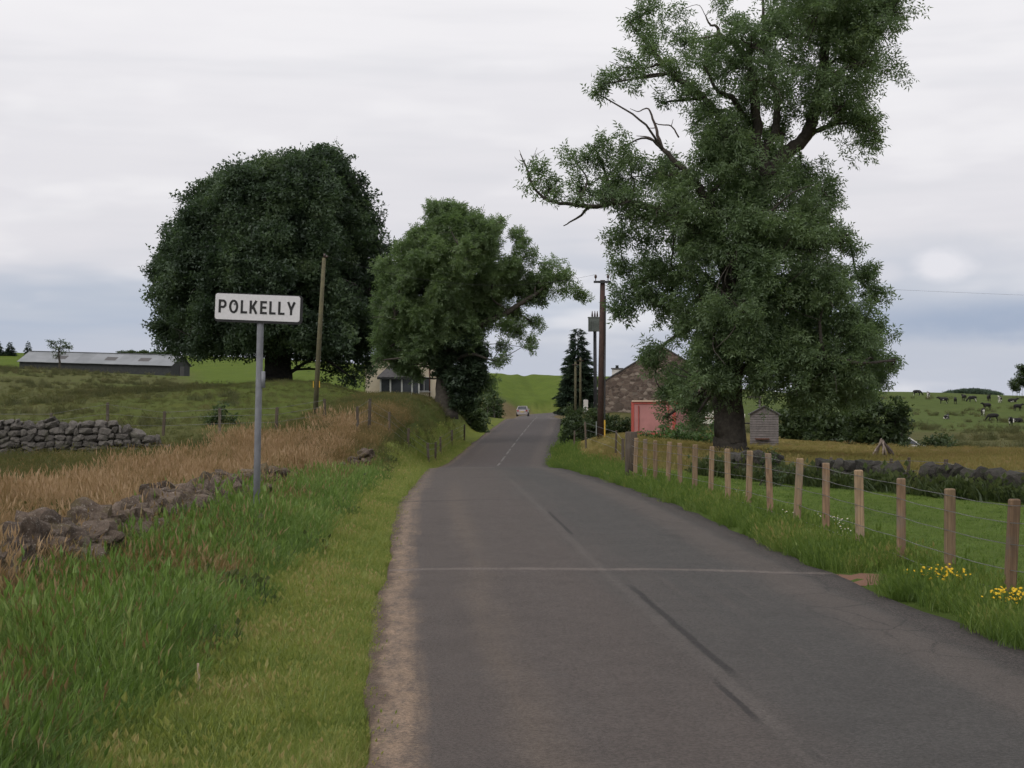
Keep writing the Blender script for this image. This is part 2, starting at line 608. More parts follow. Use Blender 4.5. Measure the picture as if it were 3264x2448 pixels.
def regions(x, y):
    """weights of the ground cover kinds at world x, y"""
    d = y / KD
    lat = road_lat(x, y)
    n1 = vnoise(x, y, 2.2, 1) - .5
    n2 = vnoise(x, y, 9.0, 2) - .5
    left = lat < 0
    px = CX + FN * x / np.maximum(d, 1)
    w = {k: np.zeros_like(x) for k in GC}
    al = -lat - HW + n1 * .8
    vw = np.interp(d, [0, 6, 12, 20, 30, 45], [1.5, 1.35, 1.1, .9, .8, 1.2])
    verge_l = sstep(vw - al, -.15, .25)
    # left side
    wall_off = np.interp(d, [0, 12, 17, 22, 38, 60], [3.0, 2.9, 3.0, 2.8, 2.3, 2.2])
    wl = -lat - HW
    lush = sstep(wall_off - wl - n1 * .9, -.5, .3)
    orange = sstep(43 + n2 * 8 - d, 0, 5)
    strip = 1 - sstep(wl - wall_off + n2 * 3, 2.2 + .05 * d, 4.2 + .06 * d)
    far_l = d > 110
    kinds = {}
    hillL = sstep(d, 205, 225)
    lawn = sstep(d, 44 + n2 * 4, 50) * sstep(px, 560, 760)
    bright = sstep(vnoise(x, y, 14, 5) + .3 * n1, .56, .66)
    L = {}
    base = np.ones_like(x)
    L['olive'] = base * (1 - .75 * bright)
    L['lawn'] = base * .75 * bright
    for k in ('lawn',):
        f = lawn
        for q in L:
            L[q] = L[q] * (1 - f)
        L[k] = L.get(k, 0) + f

    def over(S, k, f):
        for q in list(S):
            S[q] = S[q] * (1 - f)
        S[k] = S.get(k, np.zeros_like(x)) + f
    over(L, 'rough', sstep(d, 42, 46) * sstep(62, 56, d) if False else sstep(d, 40, 44) * (1 - sstep(d, 52, 60)) * .7)
    over(L, 'lawn', orange * .5)
    over(L, 'orange', orange * (strip * .85 + .12))
    over(L, 'hill', hillL)
    over(L, 'hill', sstep(d, 95, 110) * sstep(px, 590, 640) * sstep(1190 - px, -10, 40))
    over(L, 'lush', lush * (1 - sstep(d, 60, 80)))
    over(L, 'rough', lush * .5 * sstep(d, 22, 32) * (1 - sstep(d, 55, 80)))
    over(L, 'verge', verge_l)
    # right side
    Rr = {'pasture': base.copy()}
    dyke = 34.4 - (x - 6.02) * 1.56
    behind = sstep(d - dyke, -.3, .6) * sstep(x, 2.0, 4.5)
    over(Rr, 'yellow', behind)
    over(Rr, 'red', behind * sstep(px, 2850, 3050) * sstep(d, 40, 50) * .8)
    over(Rr, 'rough', sstep(d, 66, 85))
    over(Rr, 'cows', sstep(d, 185 + n2 * 12, 205))
    fe = sstep(lat - HW, .9, 1.3)
    over(Rr, 'rverge', (1 - sstep(lat - HW + n1 * .4, .5, 1.1)) * 1.0)
    over(Rr, 'yellow', sstep(d, 36, 44) * (1 - sstep(d, 62, 72)) * (1 - sstep(x, 4, 7)) * (lat - HW > .8))
    over(Rr, 'hill', sstep(d, 212, 225) * (px < 2100))
    over(Rr, 'rough', sstep(d, 150, 160) * (1 - sstep(d, 200, 215)) * (px < 2000))
    far = sstep(d, 500, 700)
    over(L, 'olive', far)
    over(Rr, 'olive', far)
    for S, msk in ((L, left), (Rr, ~left)):
        for k in S:
            w[k] = w[k] + np.where(msk, S[k], 0)
    # far strip across the head of the road
    f = sstep(d, 118, 128) * (1 - sstep(d, 200, 214)) * sstep(px, 1500, 1560) * sstep(1860 - px, 0, 40)
    for k in w:
        w[k] = w[k] * (1 - f)
    w['red'] = w['red'] + f * .55
    w['rough'] = w['rough'] + f * .45
    return w


def make_ground():
    tx = np.arange(-6.75, 6.76, 0.045)
    xs = 6 * np.sinh(tx)
    ty = np.arange(-5.3, 6.3, 0.034)
    ys = 18 + 14 * np.sinh(ty)
    X, Y = np.meshgrid(xs, ys)
    Z = gz(X, Y)
    nx, ny = len(xs), len(ys)
    v = np.stack([X, Y, Z], -1).reshape(-1, 3)
    i = np.arange((ny - 1) * (nx - 1))
    r, c = i // (nx - 1), i % (nx - 1)
    a = r * nx + c
    f = np.stack([a, a + 1, a + nx + 1, a + nx], -1)
    w = regions(X.ravel(), Y.ravel())
    tot = sum(w.values()) + 1e-6
    col = sum(w[k][:, None] * np.array(GC[k] + (1,))[None] for k in w) / tot[:, None]
    m, g, b = mat('ground_cover')
    at = g.node('ShaderNodeAttribute', attribute_name='gcol').outputs['Color']
    pos = g.node('ShaderNodeNewGeometry').outputs['Position']
    n1 = g.noise(pos, 3.0, 5.0, 0.65)
    n2 = g.noise(g.vm('MULTIPLY', pos, (.35, .12, 1)), 1.0, 4.0, .6)
    n3 = g.noise(pos, 22.0, 4.0, .7)
    cc = g.vm('SCALE', at)
    g.put(cc.node.inputs['Scale'], g.m('MULTIPLY', g.lerp(n1, .6, 1.4), g.lerp(n2, .7, 1.3)))
    cc = g.mix(g.m('MULTIPLY', g.ss(n2, .55, .75), .3), cc, g.mix(1.0, cc, (1.5, 1.05, .9, 1), 'MULTIPLY'))
    g.put(b.inputs['Base Color'], cc)
    b.inputs['Roughness'].default_value = 1.0
    b.inputs['Specular IOR Level'].default_value = 0.05
    g.put(b.inputs['Normal'], g.bump(g.m('ADD', n1, g.m('MULTIPLY', n3, .4)), .8, .12))
    me = np_mesh('ground', v, f, np.full(len(f), 4), ['ground_cover'], True, {'gcol': ('POINT', 'FLOAT_COLOR', col)})
    o = link(bpy.data.objects.new('ground', me))
    tag(o, kind='structure')


make_ground()


# ------------------------------------------------------------------ road
def make_road():
    m, g, b = mat('worn_asphalt')
    uvn = g.node('ShaderNodeUVMap', uv_map='UVMap').outputs[0]
    u, v = g.sep(uvn)[0:2]
    pos = g.node('ShaderNodeNewGeometry').outputs['Position']
    fine = g.noise(pos, 150.0, 3.0, .7)
    grit = g.noise(pos, 42.0, 4.0, .7)
    med = g.noise(pos, 1.4, 4.0, .6)
    big = g.noise(g.comb(g.m('MULTIPLY', u, 1.1), g.m('MULTIPLY', v, .11), 0.0), 1.0, 4.0, .6)
    strk = g.noise(g.comb(g.m('MULTIPLY', u, 7.0), g.m('MULTIPLY', v, .16), 3.0), 1.0, 3.0, .6)
    wob = g.m('MULTIPLY', g.m('SUBTRACT', g.noise(g.comb(0.0, v, 7.0), .9, 4.0, .6), .5), .34)
    wob2 = g.m('MULTIPLY', g.m('SUBTRACT', g.noise(g.comb(g.m('MULTIPLY', u, 2.0), v, 9.0), 2.3, 4.0, .65), .5), .22)
    uw = g.m('ADD', u, wob)
    side = g.ss(g.m('ADD', u, g.m('MULTIPLY', g.m('SUBTRACT', big, .5), 2.2)), -.7, .7)
    col = g.mix(side, (.130, .108, .097, 1), (.100, .094, .088, 1))
    col = g.mix(g.m('MULTIPLY', g.ss(strk, .5, .8), .5), col, (.145, .125, .113, 1))
    col = g.mix(g.m('MULTIPLY', g.ss(med, .55, .8), .4), col, (.085, .08, .076, 1))
    # far resurfaced stretch beyond the dip
    far = g.ss(v, 60.0, 62.5)
    col = g.mix(g.m('MULTIPLY', far, .7), col, g.mix(g.ss(med, .3, .8), (.118, .096, .092, 1), (.098, .084, .082, 1)))
    # bleached sand along the left margin, wheel tracks, bands along the right margin
    fade = g.lerp(g.ss(v, 14.0, 44.0), 1.0, .32)
    sand = g.m('MULTIPLY', g.ss(g.m('ADD', uw, g.m('MULTIPLY', strk, .3)), -1.88, -2.16), fade)
    rag = g.noise(g.comb(g.m('MULTIPLY', u, 5.0), g.m('MULTIPLY', v, 1.6), 5.0), 1.6, 6.0, .72)
    sand = g.m('MULTIPLY', sand, g.lerp(g.ss(rag, .33, .62), .35, 1.0))
    sand = g.m('MULTIPLY', sand, g.lerp(g.ss(grit, .3, .6), .7, 1.0))
    col = g.mix(sand, col, g.mix(grit, (.48, .34, .235, 1), (.39, .28, .195, 1)))
    tr = g.m('MULTIPLY', g.m('SUBTRACT', g.ss(uw, -1.75, -1.5), g.ss(uw, -1.45, -1.15)), g.ss(big, .35, .6))
    col = g.mix(g.m('MULTIPLY', g.m('MULTIPLY', tr, fade), .42), col, (.24, .185, .14, 1))
    rb = g.m('SUBTRACT', g.ss(uw, 1.3, 1.75), g.ss(uw, 1.95, 2.2))
    col = g.mix(g.m('MULTIPLY', rb, .45), col, (.18, .145, .125, 1))
    grv = g.ss(g.m('ADD', uw, wob2), 2.02, 2.2)
    col = g.mix(g.m('MULTIPLY', grv, .85), col, g.mix(g.ss(grit, .35, .65), (.055, .05, .047, 1), (.12, .1, .09, 1)))
    mud = g.m('MULTIPLY', g.ss(g.m('ADD', g.m('ADD', u, wob), g.m('MULTIPLY', wob2, 1.4)), -2.33, -2.44), g.lerp(grit, .65, 1.0))
    col = g.mix(mud, col, g.mix(g.ss(grit, .3, .7), (.115, .078, .056, 1), (.17, .12, .09, 1)))
    # centre joint with open cracks
    sw = g.m('MULTIPLY', g.m('SUBTRACT', g.noise(g.comb(0.0, v, 1.0), 1.6, 5.0, .7), .5), .12)
    du = g.m('ABSOLUTE', g.m('ADD', g.m('ADD', u, .045), sw))
    seam = g.m('MULTIPLY', g.ss(du, .1, .015), g.m('SUBTRACT', 1.0, g.ss(v, 34.0, 58.0)))
    col = g.mix(g.m('MULTIPLY', g.m('MULTIPLY', seam, g.lerp(strk, .35, 1.0)), .5), col, (.175, .155, .14, 1))

    def crack(off, va, vb, wd):
        q = g.m('ABSOLUTE', g.m('ADD', g.m('SUBTRACT', u, off), g.m('MULTIPLY', sw, .55)))
        rr = g.m('MULTIPLY', g.m('MULTIPLY', g.ss(q, wd, wd * .35), g.ss(v, va, va + .5)), g.ss(v, vb, vb - .8))
        return g.m('MULTIPLY', rr, g.lerp(g.ss(med, .2, .5), .45, 1.0))
    for off, va, vb, wd in ((.06, 10.9, 16.6, .05), (-.12, 9.3, 11.2, .035), (-.02, 8.3, 9.1, .05), (.04, 22, 27, .04)):
        col = g.mix(g.m('MULTIPLY', crack(off, va, vb, wd), .8), col, (.035, .032, .032, 1))
    # fine crazing along the right wheel track
    vo = g.node('ShaderNodeTexVoronoi', feature='DISTANCE_TO_EDGE')
    g.put(vo.inputs['Vector'], g.comb(g.m('ADD', g.m('MULTIPLY', u, 1.0), wob2), g.m('ADD', g.m('MULTIPLY', v, .45), wob), 0.0))
    vo.inputs['Scale'].default_value = 2.2
    cz = g.m('MULTIPLY', g.ss(vo.outputs['Distance'], .035, .012), g.m('MULTIPLY', g.ss(u, 1.1, 1.5), g.ss(big, .45, .6)))
    col = g.mix(g.m('MULTIPLY', cz, .55), col, (.05, .046, .045, 1))
    # service trench filled with paler tar, and the joint at the head of the near stretch
    for v0, sl, wd, amt, tone in ((17.82, -.13, .14, .8, (.25, .21, .19, 1)), (61.0, .0, .35, .8, (.42, .39, .36, 1)), (30.2, .12, .2, .55, (.06, .054, .05, 1)), (32.5, -.2, .16, .4, (.07, .064, .06, 1)), (44.0, .1, .5, .3, (.08, .074, .07, 1)), (54.0, .0, .8, .3, (.085, .078, .074, 1))):
        q = g.m('ABSOLUTE', g.m('ADD', g.m('SUBTRACT', g.m('ADD', v, g.m('MULTIPLY', u, -sl)), v0), g.m('ADD', g.m('MULTIPLY', g.m('SUBTRACT', g.noise(pos, 7.0, 5.0, .75), .5), wd * 1.7), g.m('MULTIPLY', g.m('SUBTRACT', g.noise(pos, .8, 2.0, .5), .5), .3))))
        ln = g.ss(q, wd, wd * .45)
        if v0 > 60:
            ln = g.m('MULTIPLY', ln, g.ss(u, .1, -.2))
        elif v0 == 30.2:
            ln = g.m('MULTIPLY', ln, g.ss(u, .2, -.4))
        elif v0 == 32.5:
            ln = g.m('MULTIPLY', ln, g.ss(u, -.2, .3))
        ln = g.m('MULTIPLY', ln, g.lerp(g.ss(strk, .3, .6), .55, 1.0))
        col = g.mix(g.m('MULTIPLY', ln, amt), col, tone)
    col = g.vm('SCALE', col)
    g.put(col.node.inputs['Scale'], g.m('MULTIPLY', g.m('MULTIPLY', g.lerp(g.ss(fine, .32, .68), .38, .67), g.lerp(g.ss(grit, .33, .67), .72, 1.28)), g.m('MULTIPLY', g.lerp(med, .78, 1.22), g.lerp(g.noise(pos, 6.0, 4.0, .7), .8, 1.2))))
    g.put(b.inputs['Base Color'], col)
    b.inputs['Roughness'].default_value = .82
    b.inputs['Specular IOR Level'].default_value = .22
    g.put(b.inputs['Normal'], g.bump(g.m('ADD', g.m('ADD', fine, grit), g.m('MULTIPLY', mud, -.5)), .55, .012))

    ys = np.concatenate([np.arange(-90, 0, 3.0), np.arange(0, 70, .4), np.arange(70, 160, 1.2), np.arange(160, 420, 3.0)])
    lat = np.concatenate([[-HW - .06], np.linspace(-HW, HW, 25), [HW + .06]])
    nl = len(lat)
    V, UV = [], []
    for y in ys:
        sl = float(road_x(y + .5) - road_x(y - .5))
        nrm = np.array([1, -sl]) / math.hypot(1, sl)
        wl = .14 * (vnoise(y, 3.3, .9, 8) - .5) + .1 * (vnoise(y, 9.1, 3.0, 9) - .5)
        wr = .2 * (vnoise(y, 5.3, .8, 10) - .5) + .16 * (vnoise(y, 2.2, 3.5, 11) - .5)
        for k, a in enumerate(lat):
            aa = a + (wl if a < 0 else wr) * abs(a / HW) ** 6
            z = float(road_z(y)) + .03 * (1 - (a / HW) ** 2) + .012
            if k in (0, nl - 1):
                z -= .13
            V.append((float(road_x(y)) + nrm[0] * aa, y + nrm[1] * aa, z))
            UV.append((aa, y))
    ny = len(ys)
    i = np.arange((ny - 1) * (nl - 1))
    r, c = i // (nl - 1), i % (nl - 1)
    a = r * nl + c
    f = np.stack([a, a + 1, a + nl + 1, a + nl], -1)
    me = np_mesh('road', V, f, np.full(len(f), 4), ['worn_asphalt'], True, uv=UV)
    road = link(bpy.data.objects.new('road', me))
    tag(road, kind='structure')

    # worn white dashes along the centre of the far stretch
    m, g, b = mat('worn_road_paint')
    pos = g.node('ShaderNodeNewGeometry').outputs['Position']
    f1 = g.ss(g.noise(pos, 3.0, 6.0, .75), .36, .6)
    g.put(b.inputs['Base Color'], g.mix(f1, (.17, .158, .15, 1), (.07, .063, .06, 1)))
    b.inputs['Roughness'].default_value = .8
    y = 71.0
    while y < 232:
        mb = MB()
        st = np.linspace(y, y + 5.0, 6)
        vs = []
        for q in st:
            sl = float(road_x(q + .5) - road_x(q - .5))
            for s in (-.05, .05):
                a = .1 + s
                vs.append((float(road_x(q)) + a, q - sl * a, float(road_z(q)) + .048 + .004))
        mb.add(vs, [(2 * k, 2 * k + 1, 2 * k + 3, 2 * k + 2) for k in range(5)])
        mb.build('lane_dash', 'worn_road_paint', road)
        y += 6.6

    # reddish bare earth at the end of the trench, right verge
    m, g, b = mat('red_earth')
    pos = g.node('ShaderNodeNewGeometry').outputs['Position']
    g.put(b.inputs['Base Color'], g.mix(g.noise(pos, 14, 5, .7), (.19, .095, .06, 1), (.12, .075, .055, 1)))
    b.inputs['Roughness'].default_value = 1
    g.put(b.inputs['Normal'], g.bump(g.noise(pos, 40, 5, .7), .6, .03))
    for nm, cy, cx, ry, rx in (('earth_patch', 17.15, 2.98, .55, .62), ('earth_patch', 10.2, 2.62, .8, .22)):
        vs, n = [], 22
        cxx = float(road_x(cy)) + cx
        ring = []
        for rr in (0.0, .5, 1.0):
            for k in range(n if rr else 1):
                an = 2 * math.pi * k / n
                q = rr * (1 + .3 * math.sin(3 * an + 1) * rr + .14 * math.sin(7 * an))
                x, y2 = cxx + rx * q * math.cos(an), cy + ry * q * math.sin(an)
                la = abs(float(road_lat(x, y2)))
                z = max(g1(x, y2), float(road_z(y2)) + .03 * (1 - min(1, la / HW) ** 2) + .012 if la < HW + .1 else -9) + .012 - .03 * (rr == 1.0)
                vs.append((x, y2, z))
        fs = [(0, 1 + k, 1 + (k + 1) % n) for k in range(n)] + [(1 + k, 1 + n + k, 1 + n + (k + 1) % n, 1 + (k + 1) % n) for k in range(n)]
        tag(MB().add(vs, fs).build(nm, 'red_earth', smooth=True), kind='structure')


make_road()


# ------------------------------------------------------------------ grass (uncountable: stuff, instanced tufts)
def tuft(name, mname, n, h, w, spread, lean, seg=3, seed_head=0.0, curl=.5, r=None):
    rr = np.random.default_rng(r or 5)
    V, F, S, A = [], [], [], []
    for _ in range(n):
        an = rr.uniform(0, 2 * math.pi)
        q = spread * math.sqrt(rr.uniform())
        bx, by = q * math.cos(an), q * math.sin(an)
        hh = h * rr.uniform(.45, 1.0)
        ld = rr.uniform(0, 2 * math.pi) * .6 + an * .4
        le = lean * rr.uniform(.2, 1.0) * hh
        ww = w * rr.uniform(.7, 1.25)
        tw = rr.uniform(0, math.pi)
        sx, sy = math.cos(tw) * ww / 2, math.sin(tw) * ww / 2
        o = len(V)
        for k in range(seg + 1):
            t = k / seg
            off = le * t ** (1 + curl)
            zz = hh * t * (1 - .22 * lean * t * rr.uniform(.6, 1.4)) - .03
            cxp, cyp = bx + math.cos(ld) * off, by + math.sin(ld) * off
            tp = (1 - t ** 1.6) if k < seg else 0
            if k < seg:
                V += [(cxp - sx * tp, cyp - sy * tp, zz), (cxp + sx * tp, cyp + sy * tp, zz)]
            else:
                V += [(cxp, cyp, zz)]
        rv = rr.uniform()
        for k in range(seg - 1):
            F += [o + 2 * k, o + 2 * k + 1, o + 2 * k + 3, o + 2 * k + 2]
            S.append(4)
            A.append(rv)
        F += [o + 2 * seg - 2, o + 2 * seg - 1, o + 2 * seg]
        S.append(3)
        A.append(rv)
        if seed_head and rr.uniform() < seed_head:
            tip = np.array(V[-1])
            o = len(V)
            L = hh * .22
            for k in (0, 1):
                ux, uy = (ww * 1.9, 0) if k == 0 else (0, ww * 1.9)
                V += [tuple(tip + (0, 0, -L * .5)), tuple(tip + (ux, uy, 0)), tuple(tip + (math.cos(ld) * L * .3, math.sin(ld) * L * .3, L * .6)), tuple(tip - (ux, uy, 0))]
                F += [o + 4 * k + j for j in range(4)]
                S.append(4)
                A.append(.9 + .1 * rr.uniform())
    me = np_mesh(name, V, F, S, [mname], False, {'rnd': ('FACE', 'FLOAT', A)})
    return bpy.data.objects.new(name, me)


def collection(name, objs):
    c = bpy.data.collections.new(name)
    for o in objs:
        c.objects.link(o)
    return c


def scatter_gn(name, pts, scale, coll, label, nvar, tilt=.15, cat='grass'):
    n = len(pts)
    me = np_mesh(name, pts, [], [])
    rot = np.stack([rng.normal(0, tilt, n), rng.normal(0, tilt, n), rng.uniform(0, 6.283, n)], -1)
    for k, typ, arr in (('rot', 'FLOAT_VECTOR', rot), ('scl', 'FLOAT', scale), ('pick', 'INT', rng.integers(0, nvar, n))):
        a = me.attributes.new(k, typ, 'POINT')
        a.data.foreach_set('vector' if typ == 'FLOAT_VECTOR' else 'value', np.asarray(arr, np.int32 if typ == 'INT' else np.float32).ravel())
    o = link(bpy.data.objects.new(name, me))
    t = bpy.data.node_groups.new(name + '_scatter', 'GeometryNodeTree')
    t.interface.new_socket('Geometry', in_out='INPUT', socket_type='NodeSocketGeometry')
    t.interface.new_socket('Geometry', in_out='OUTPUT', socket_type='NodeSocketGeometry')
    gi, go = t.nodes.new('NodeGroupInput'), t.nodes.new('NodeGroupOutput')
    ip = t.nodes.new('GeometryNodeInstanceOnPoints')
    ci = t.nodes.new('GeometryNodeCollectionInfo')
    ci.inputs['Collection'].default_value = coll
    ci.inputs['Separate Children'].default_value = True
    ci.inputs['Reset Children'].default_value = True
    ip.inputs['Pick Instance'].default_value = True

    def na(nm, typ):
        q = t.nodes.new('GeometryNodeInputNamedAttribute')
        q.data_type = typ
        q.inputs['Name'].default_value = nm
        return [s for s in q.outputs if s.enabled and s.name == 'Attribute'][0]
    t.links.new(gi.outputs[0], ip.inputs['Points'])
    t.links.new(ci.outputs[0], ip.inputs['Instance'])
    t.links.new(na('pick', 'INT'), ip.inputs['Instance Index'])
    t.links.new(na('rot', 'FLOAT_VECTOR'), ip.inputs['Rotation'])
    t.links.new(na('scl', 'FLOAT'), ip.inputs['Scale'])
    t.links.new(ip.outputs[0], go.inputs[0])
    md = o.modifiers.new('scatter', 'NODES')
    md.node_group = t
    tag(o, label, cat, kind='stuff')
    return o


GR = lambda *c: [(p, tuple(v) + (1,)) for p, v in c]
leaf_mat('verge_grass_blades', GR((0, (.10, .14, .028)), (.35, (.18, .23, .05)), (.65, (.26, .285, .075)), (.88, (.35, .305, .125)), (1, (.39, .31, .155))), .3, .8, .3)
leaf_mat('lush_grass_blades', GR((0, (.06, .10, .02)), (.4, (.105, .175, .036)), (.75, (.16, .24, .056)), (.92, (.23, .29, .09)), (1, (.32, .3, .13))), .3, .6, .3)
leaf_mat('dry_grass_blades', GR((0, (.14, .125, .045)), (.25, (.24, .175, .08)), (.6, (.34, .225, .13)), (1, (.44, .31, .195))), .3, 1.1, .5)
leaf_mat('brown_grass_blades', GR((0, (.07, .08, .025)), (.35, (.15, .115, .045)), (.7, (.24, .16, .07)), (1, (.36, .26, .14))), .25, .5, .3)
leaf_mat('yellow_grass_blades', GR((0, (.12, .125, .035)), (.35, (.19, .175, .055)), (.7, (.25, .205, .075)), (1, (.31, .21, .11))), .3, .15, .4)
leaf_mat('pasture_blades', GR((0, (.06, .10, .018)), (.4, (.095, .15, .028)), (.8, (.135, .195, .04)), (1, (.2, .22, .065))), .3, .5, .35)
leaf_mat('rush_blades', GR((0, (.05, .06, .022)), (.5, (.085, .09, .034)), (1, (.15, .125, .055))), .2, .3, .3)
leaf_mat('nettle_leaves', GR((0, (.03, .055, .02)), (.5, (.05, .095, .028)), (1, (.085, .14, .04))), .3, .6, .3)

leaf_mat('right_verge_blades', GR((0, (.055, .10, .016)), (.4, (.10, .16, .028)), (.75, (.15, .21, .045)), (.93, (.22, .24, .07)), (1, (.3, .24, .1))), .35, .7, .3)
leaf_mat('olive_blades', GR((0, (.06, .07, .02)), (.5, (.10, .105, .032)), (1, (.17, .145, .055))), .3, .25, .35)
leaf_mat('pale_stems', GR((0, (.16, .15, .06)), (.5, (.24, .2, .09)), (1, (.34, .27, .14))), .2, .5, .2)
leaf_mat('dark_weeds', GR((0, (.04, .06, .022)), (.5, (.065, .09, .03)), (1, (.11, .12, .045))), .3, .5, .3)
T = {}
T['short'] = collection('short_tufts', [tuft('short_tuft', 'verge_grass_blades', 46, .15, .0042, .12, .8, 3, 0, .6, 20 + k) for k in range(5)])
T['mid'] = collection('mid_tufts', [tuft('mid_tuft', 'verge_grass_blades', 40, .26, .007, .14, .8, 3, .12, .7, 30 + k) for k in range(5)])
T['lush'] = collection('lush_tufts', [tuft('lush_tuft', 'lush_grass_blades', 64, .52, .0062, .2, .85, 4, .05, .9, 40 + k) for k in range(6)])
T['dry'] = collection('dry_tufts', [tuft('dry_tuft', 'dry_grass_blades', 50, .6, .0045, .22, .6, 3, .5, .6, 50 + k) for k in range(6)])
T['brown'] = collection('brown_tufts', [tuft('brown_tuft', 'brown_grass_blades', 60, .42, .005, .2, .95, 3, .15, .6, 60 + k) for k in range(6)])
T['rverge'] = collection('right_verge_tufts', [tuft('right_verge_tuft', 'right_verge_blades', 50, .3, .0055, .16, .8, 3, .1, .7, 35 + k) for k in range(5)])
T['stem'] = collection('pale_stem_tufts', [tuft('pale_stem_tuft', 'pale_stems', 4, .85, .0045, .15, .3, 3, .8, .5, 100 + k) for k in range(4)])
T['olive'] = collection('olive_tufts', [tuft('olive_tuft', 'olive_blades', 60, .4, .009, .3, .95, 3, .1, .6, 65 + k) for k in range(5)])
T['weed'] = collection('weed_tufts', [tuft('weed_tuft', 'dark_weeds', 70, .6, .03, .3, .7, 3, .1, .6, 110 + k) for k in range(4)])
T['yellow'] = collection('yellow_tufts', [tuft('yellow_tuft', 'yellow_grass_blades', 50, .55, .014, .4, .6, 3, .4, .6, 70 + k) for k in range(5)])
T['past'] = collection('pasture_tufts', [tuft('pasture_tuft', 'pasture_blades', 30, .07, .008, .14, .9, 2, 0, .6, 80 + k) for k in range(5)])
T['rush'] = collection('rush_tufts', [tuft('rush_tuft', 'rush_blades', 90, .75, .016, .42, .8, 3, .1, .5, 90 + k) for k in range(5)])


def fill(d0, d1, lat0, lat1, dens, falloff=20.0, margin=60, keep=None, relx=True):
    """random ground points between two offsets from the road centre, thinning with distance, inside what the view can see"""
    n = int(dens * (d1 - d0) * KD * abs(lat1 - lat0))
    y = rng.uniform(d0 * KD, d1 * KD, n)
    x = rng.uniform(lat0, lat1, n) + (road_x(y) if relx else 0)
    px = CX + FN * x / (y / KD)
    k = (px > -margin * 6) & (px < PW + margin * 6)
    k &= rng.uniform(0, 1, n) < np.clip((falloff / np.maximum(y / KD, 1)) ** 1.2, .02, 1)
    if keep is not None:
        k &= keep(x, y)
    x, y = x[k], y[k]
    return np.stack([x, y, gz(x, y)], -1)


def side_off(x, y):
    return np.abs(road_lat(x, y)) - HW


def vwid(y):
    return np.interp(y / KD, [0, 6, 12, 20, 30, 45], [1.5, 1.35, 1.1, .9, .8, 1.2])


p = fill(5, 75, -HW - 1.9, -HW + .25, 330, 12, keep=lambda x, y: (side_off(x, y) > -.10 + .42 * (vnoise(x, y, .45, 22) - .42)) & (side_off(x, y) < vwid(y) + .5 * (vnoise(x, y, .8, 21) - .4)))
s = rng.uniform(.6, 1.15, len(p)) * np.interp(side_off(p[:, 0], p[:, 1]), [0, .35, 1.2], [.6, 1, 1.25]) * np.interp(p[:, 1], [0, 30, 90], [1, 1.1, 1.9])
scatter_gn('mown_verge_grass', p, s, T['short'], 'short yellowish green grass along the left road edge', 5)
k = rng.uniform(size=len(p)) < .2
scatter_gn('verge_tussocks', p[k], s[k] * .8, T['mid'], 'longer seeding grass tussocks in the left verge', 5)

p = fill(5, 70, HW - .05, HW + 1.25, 230, 14, keep=lambda x, y: (side_off(x, y) > .1 + .5 * (vnoise(x, y, .6, 23) - .4)))
s = rng.uniform(.55, 1.1, len(p)) * np.interp(p[:, 1], [0, 30, 90], [.9, 1.25, 1.9])
kk = (np.hypot(p[:, 0] - (road_x(17.15) + 2.98), (p[:, 1] - 17.15)) > .6)
scatter_gn('fence_verge_grass', p[kk], s[kk], T['rverge'], 'green grass on the verge between road and post fence', 5)

WOFF = lambda y: np.interp(y / KD, [0, 12, 17, 22, 38, 60], [3.0, 2.9, 3.0, 2.8, 2.3, 2.2])
p = fill(5, 40, -HW - 4.2, -HW - .6, 105, 14, keep=lambda x, y: (side_off(x, y) > vwid(y) - .12 + .5 * (vnoise(x, y, .8, 21) - .4)) & (side_off(x, y) < WOFF(y) - .1 + .9 * (vnoise(x, y, 1.4, 25) - .4)))
so = side_off(p[:, 0], p[:, 1])
s = rng.uniform(.6, 1.12, len(p)) * np.interp(so - vwid(p[:, 1]), [-.2, .5, 1.5], [.55, .95, 1.05]) * np.interp(p[:, 1], [0, 30, 90], [1, 1.05, 1.25])
s *= .55 + .85 * vnoise(p[:, 0], p[:, 1], .9, 26)
s *= np.interp(p[:, 1], [0, 34, 50], [1, 1, .6])
scatter_gn('tall_green_grass', p, s, T['lush'], 'tall lush green grass bank left of the road', 6)
k = rng.uniform(size=len(p)) < .04
scatter_gn('dead_blades', p[k], s[k] * .95, T['brown'], 'dead brown blades scattered through the tall green grass', 6)
k = rng.uniform(size=len(p)) < .012
scatter_gn('broad_weeds', p[k], rng.uniform(.4, .65, k.sum()), T['weed'], 'dark broad weeds scattered through the tall green grass', 4, .3, cat='weeds')
k = rng.uniform(size=len(p)) < .022
scatter_gn('seeding_stems', p[k], rng.uniform(.5, .85, k.sum()), T['stem'], 'pale seeding stems rising from the tall green grass', 4, .2)
p = fill(34, 76, -HW - 6.5, -HW - .5, 26, 40, keep=lambda x, y: side_off(x, y) > vwid(y) - .1)
k = rng.uniform(size=len(p)) < .12
scatter_gn('bank_grass', p[~k], rng.uniform(.4, .8, (~k).sum()), T['olive'], 'olive rough grass on the bank left of the dip', 5)
scatter_gn('bank_dead_grass', p[k], rng.uniform(.4, .85, k.sum()), T['brown'], 'brown dead grass flecking the bank left of the dip', 6)

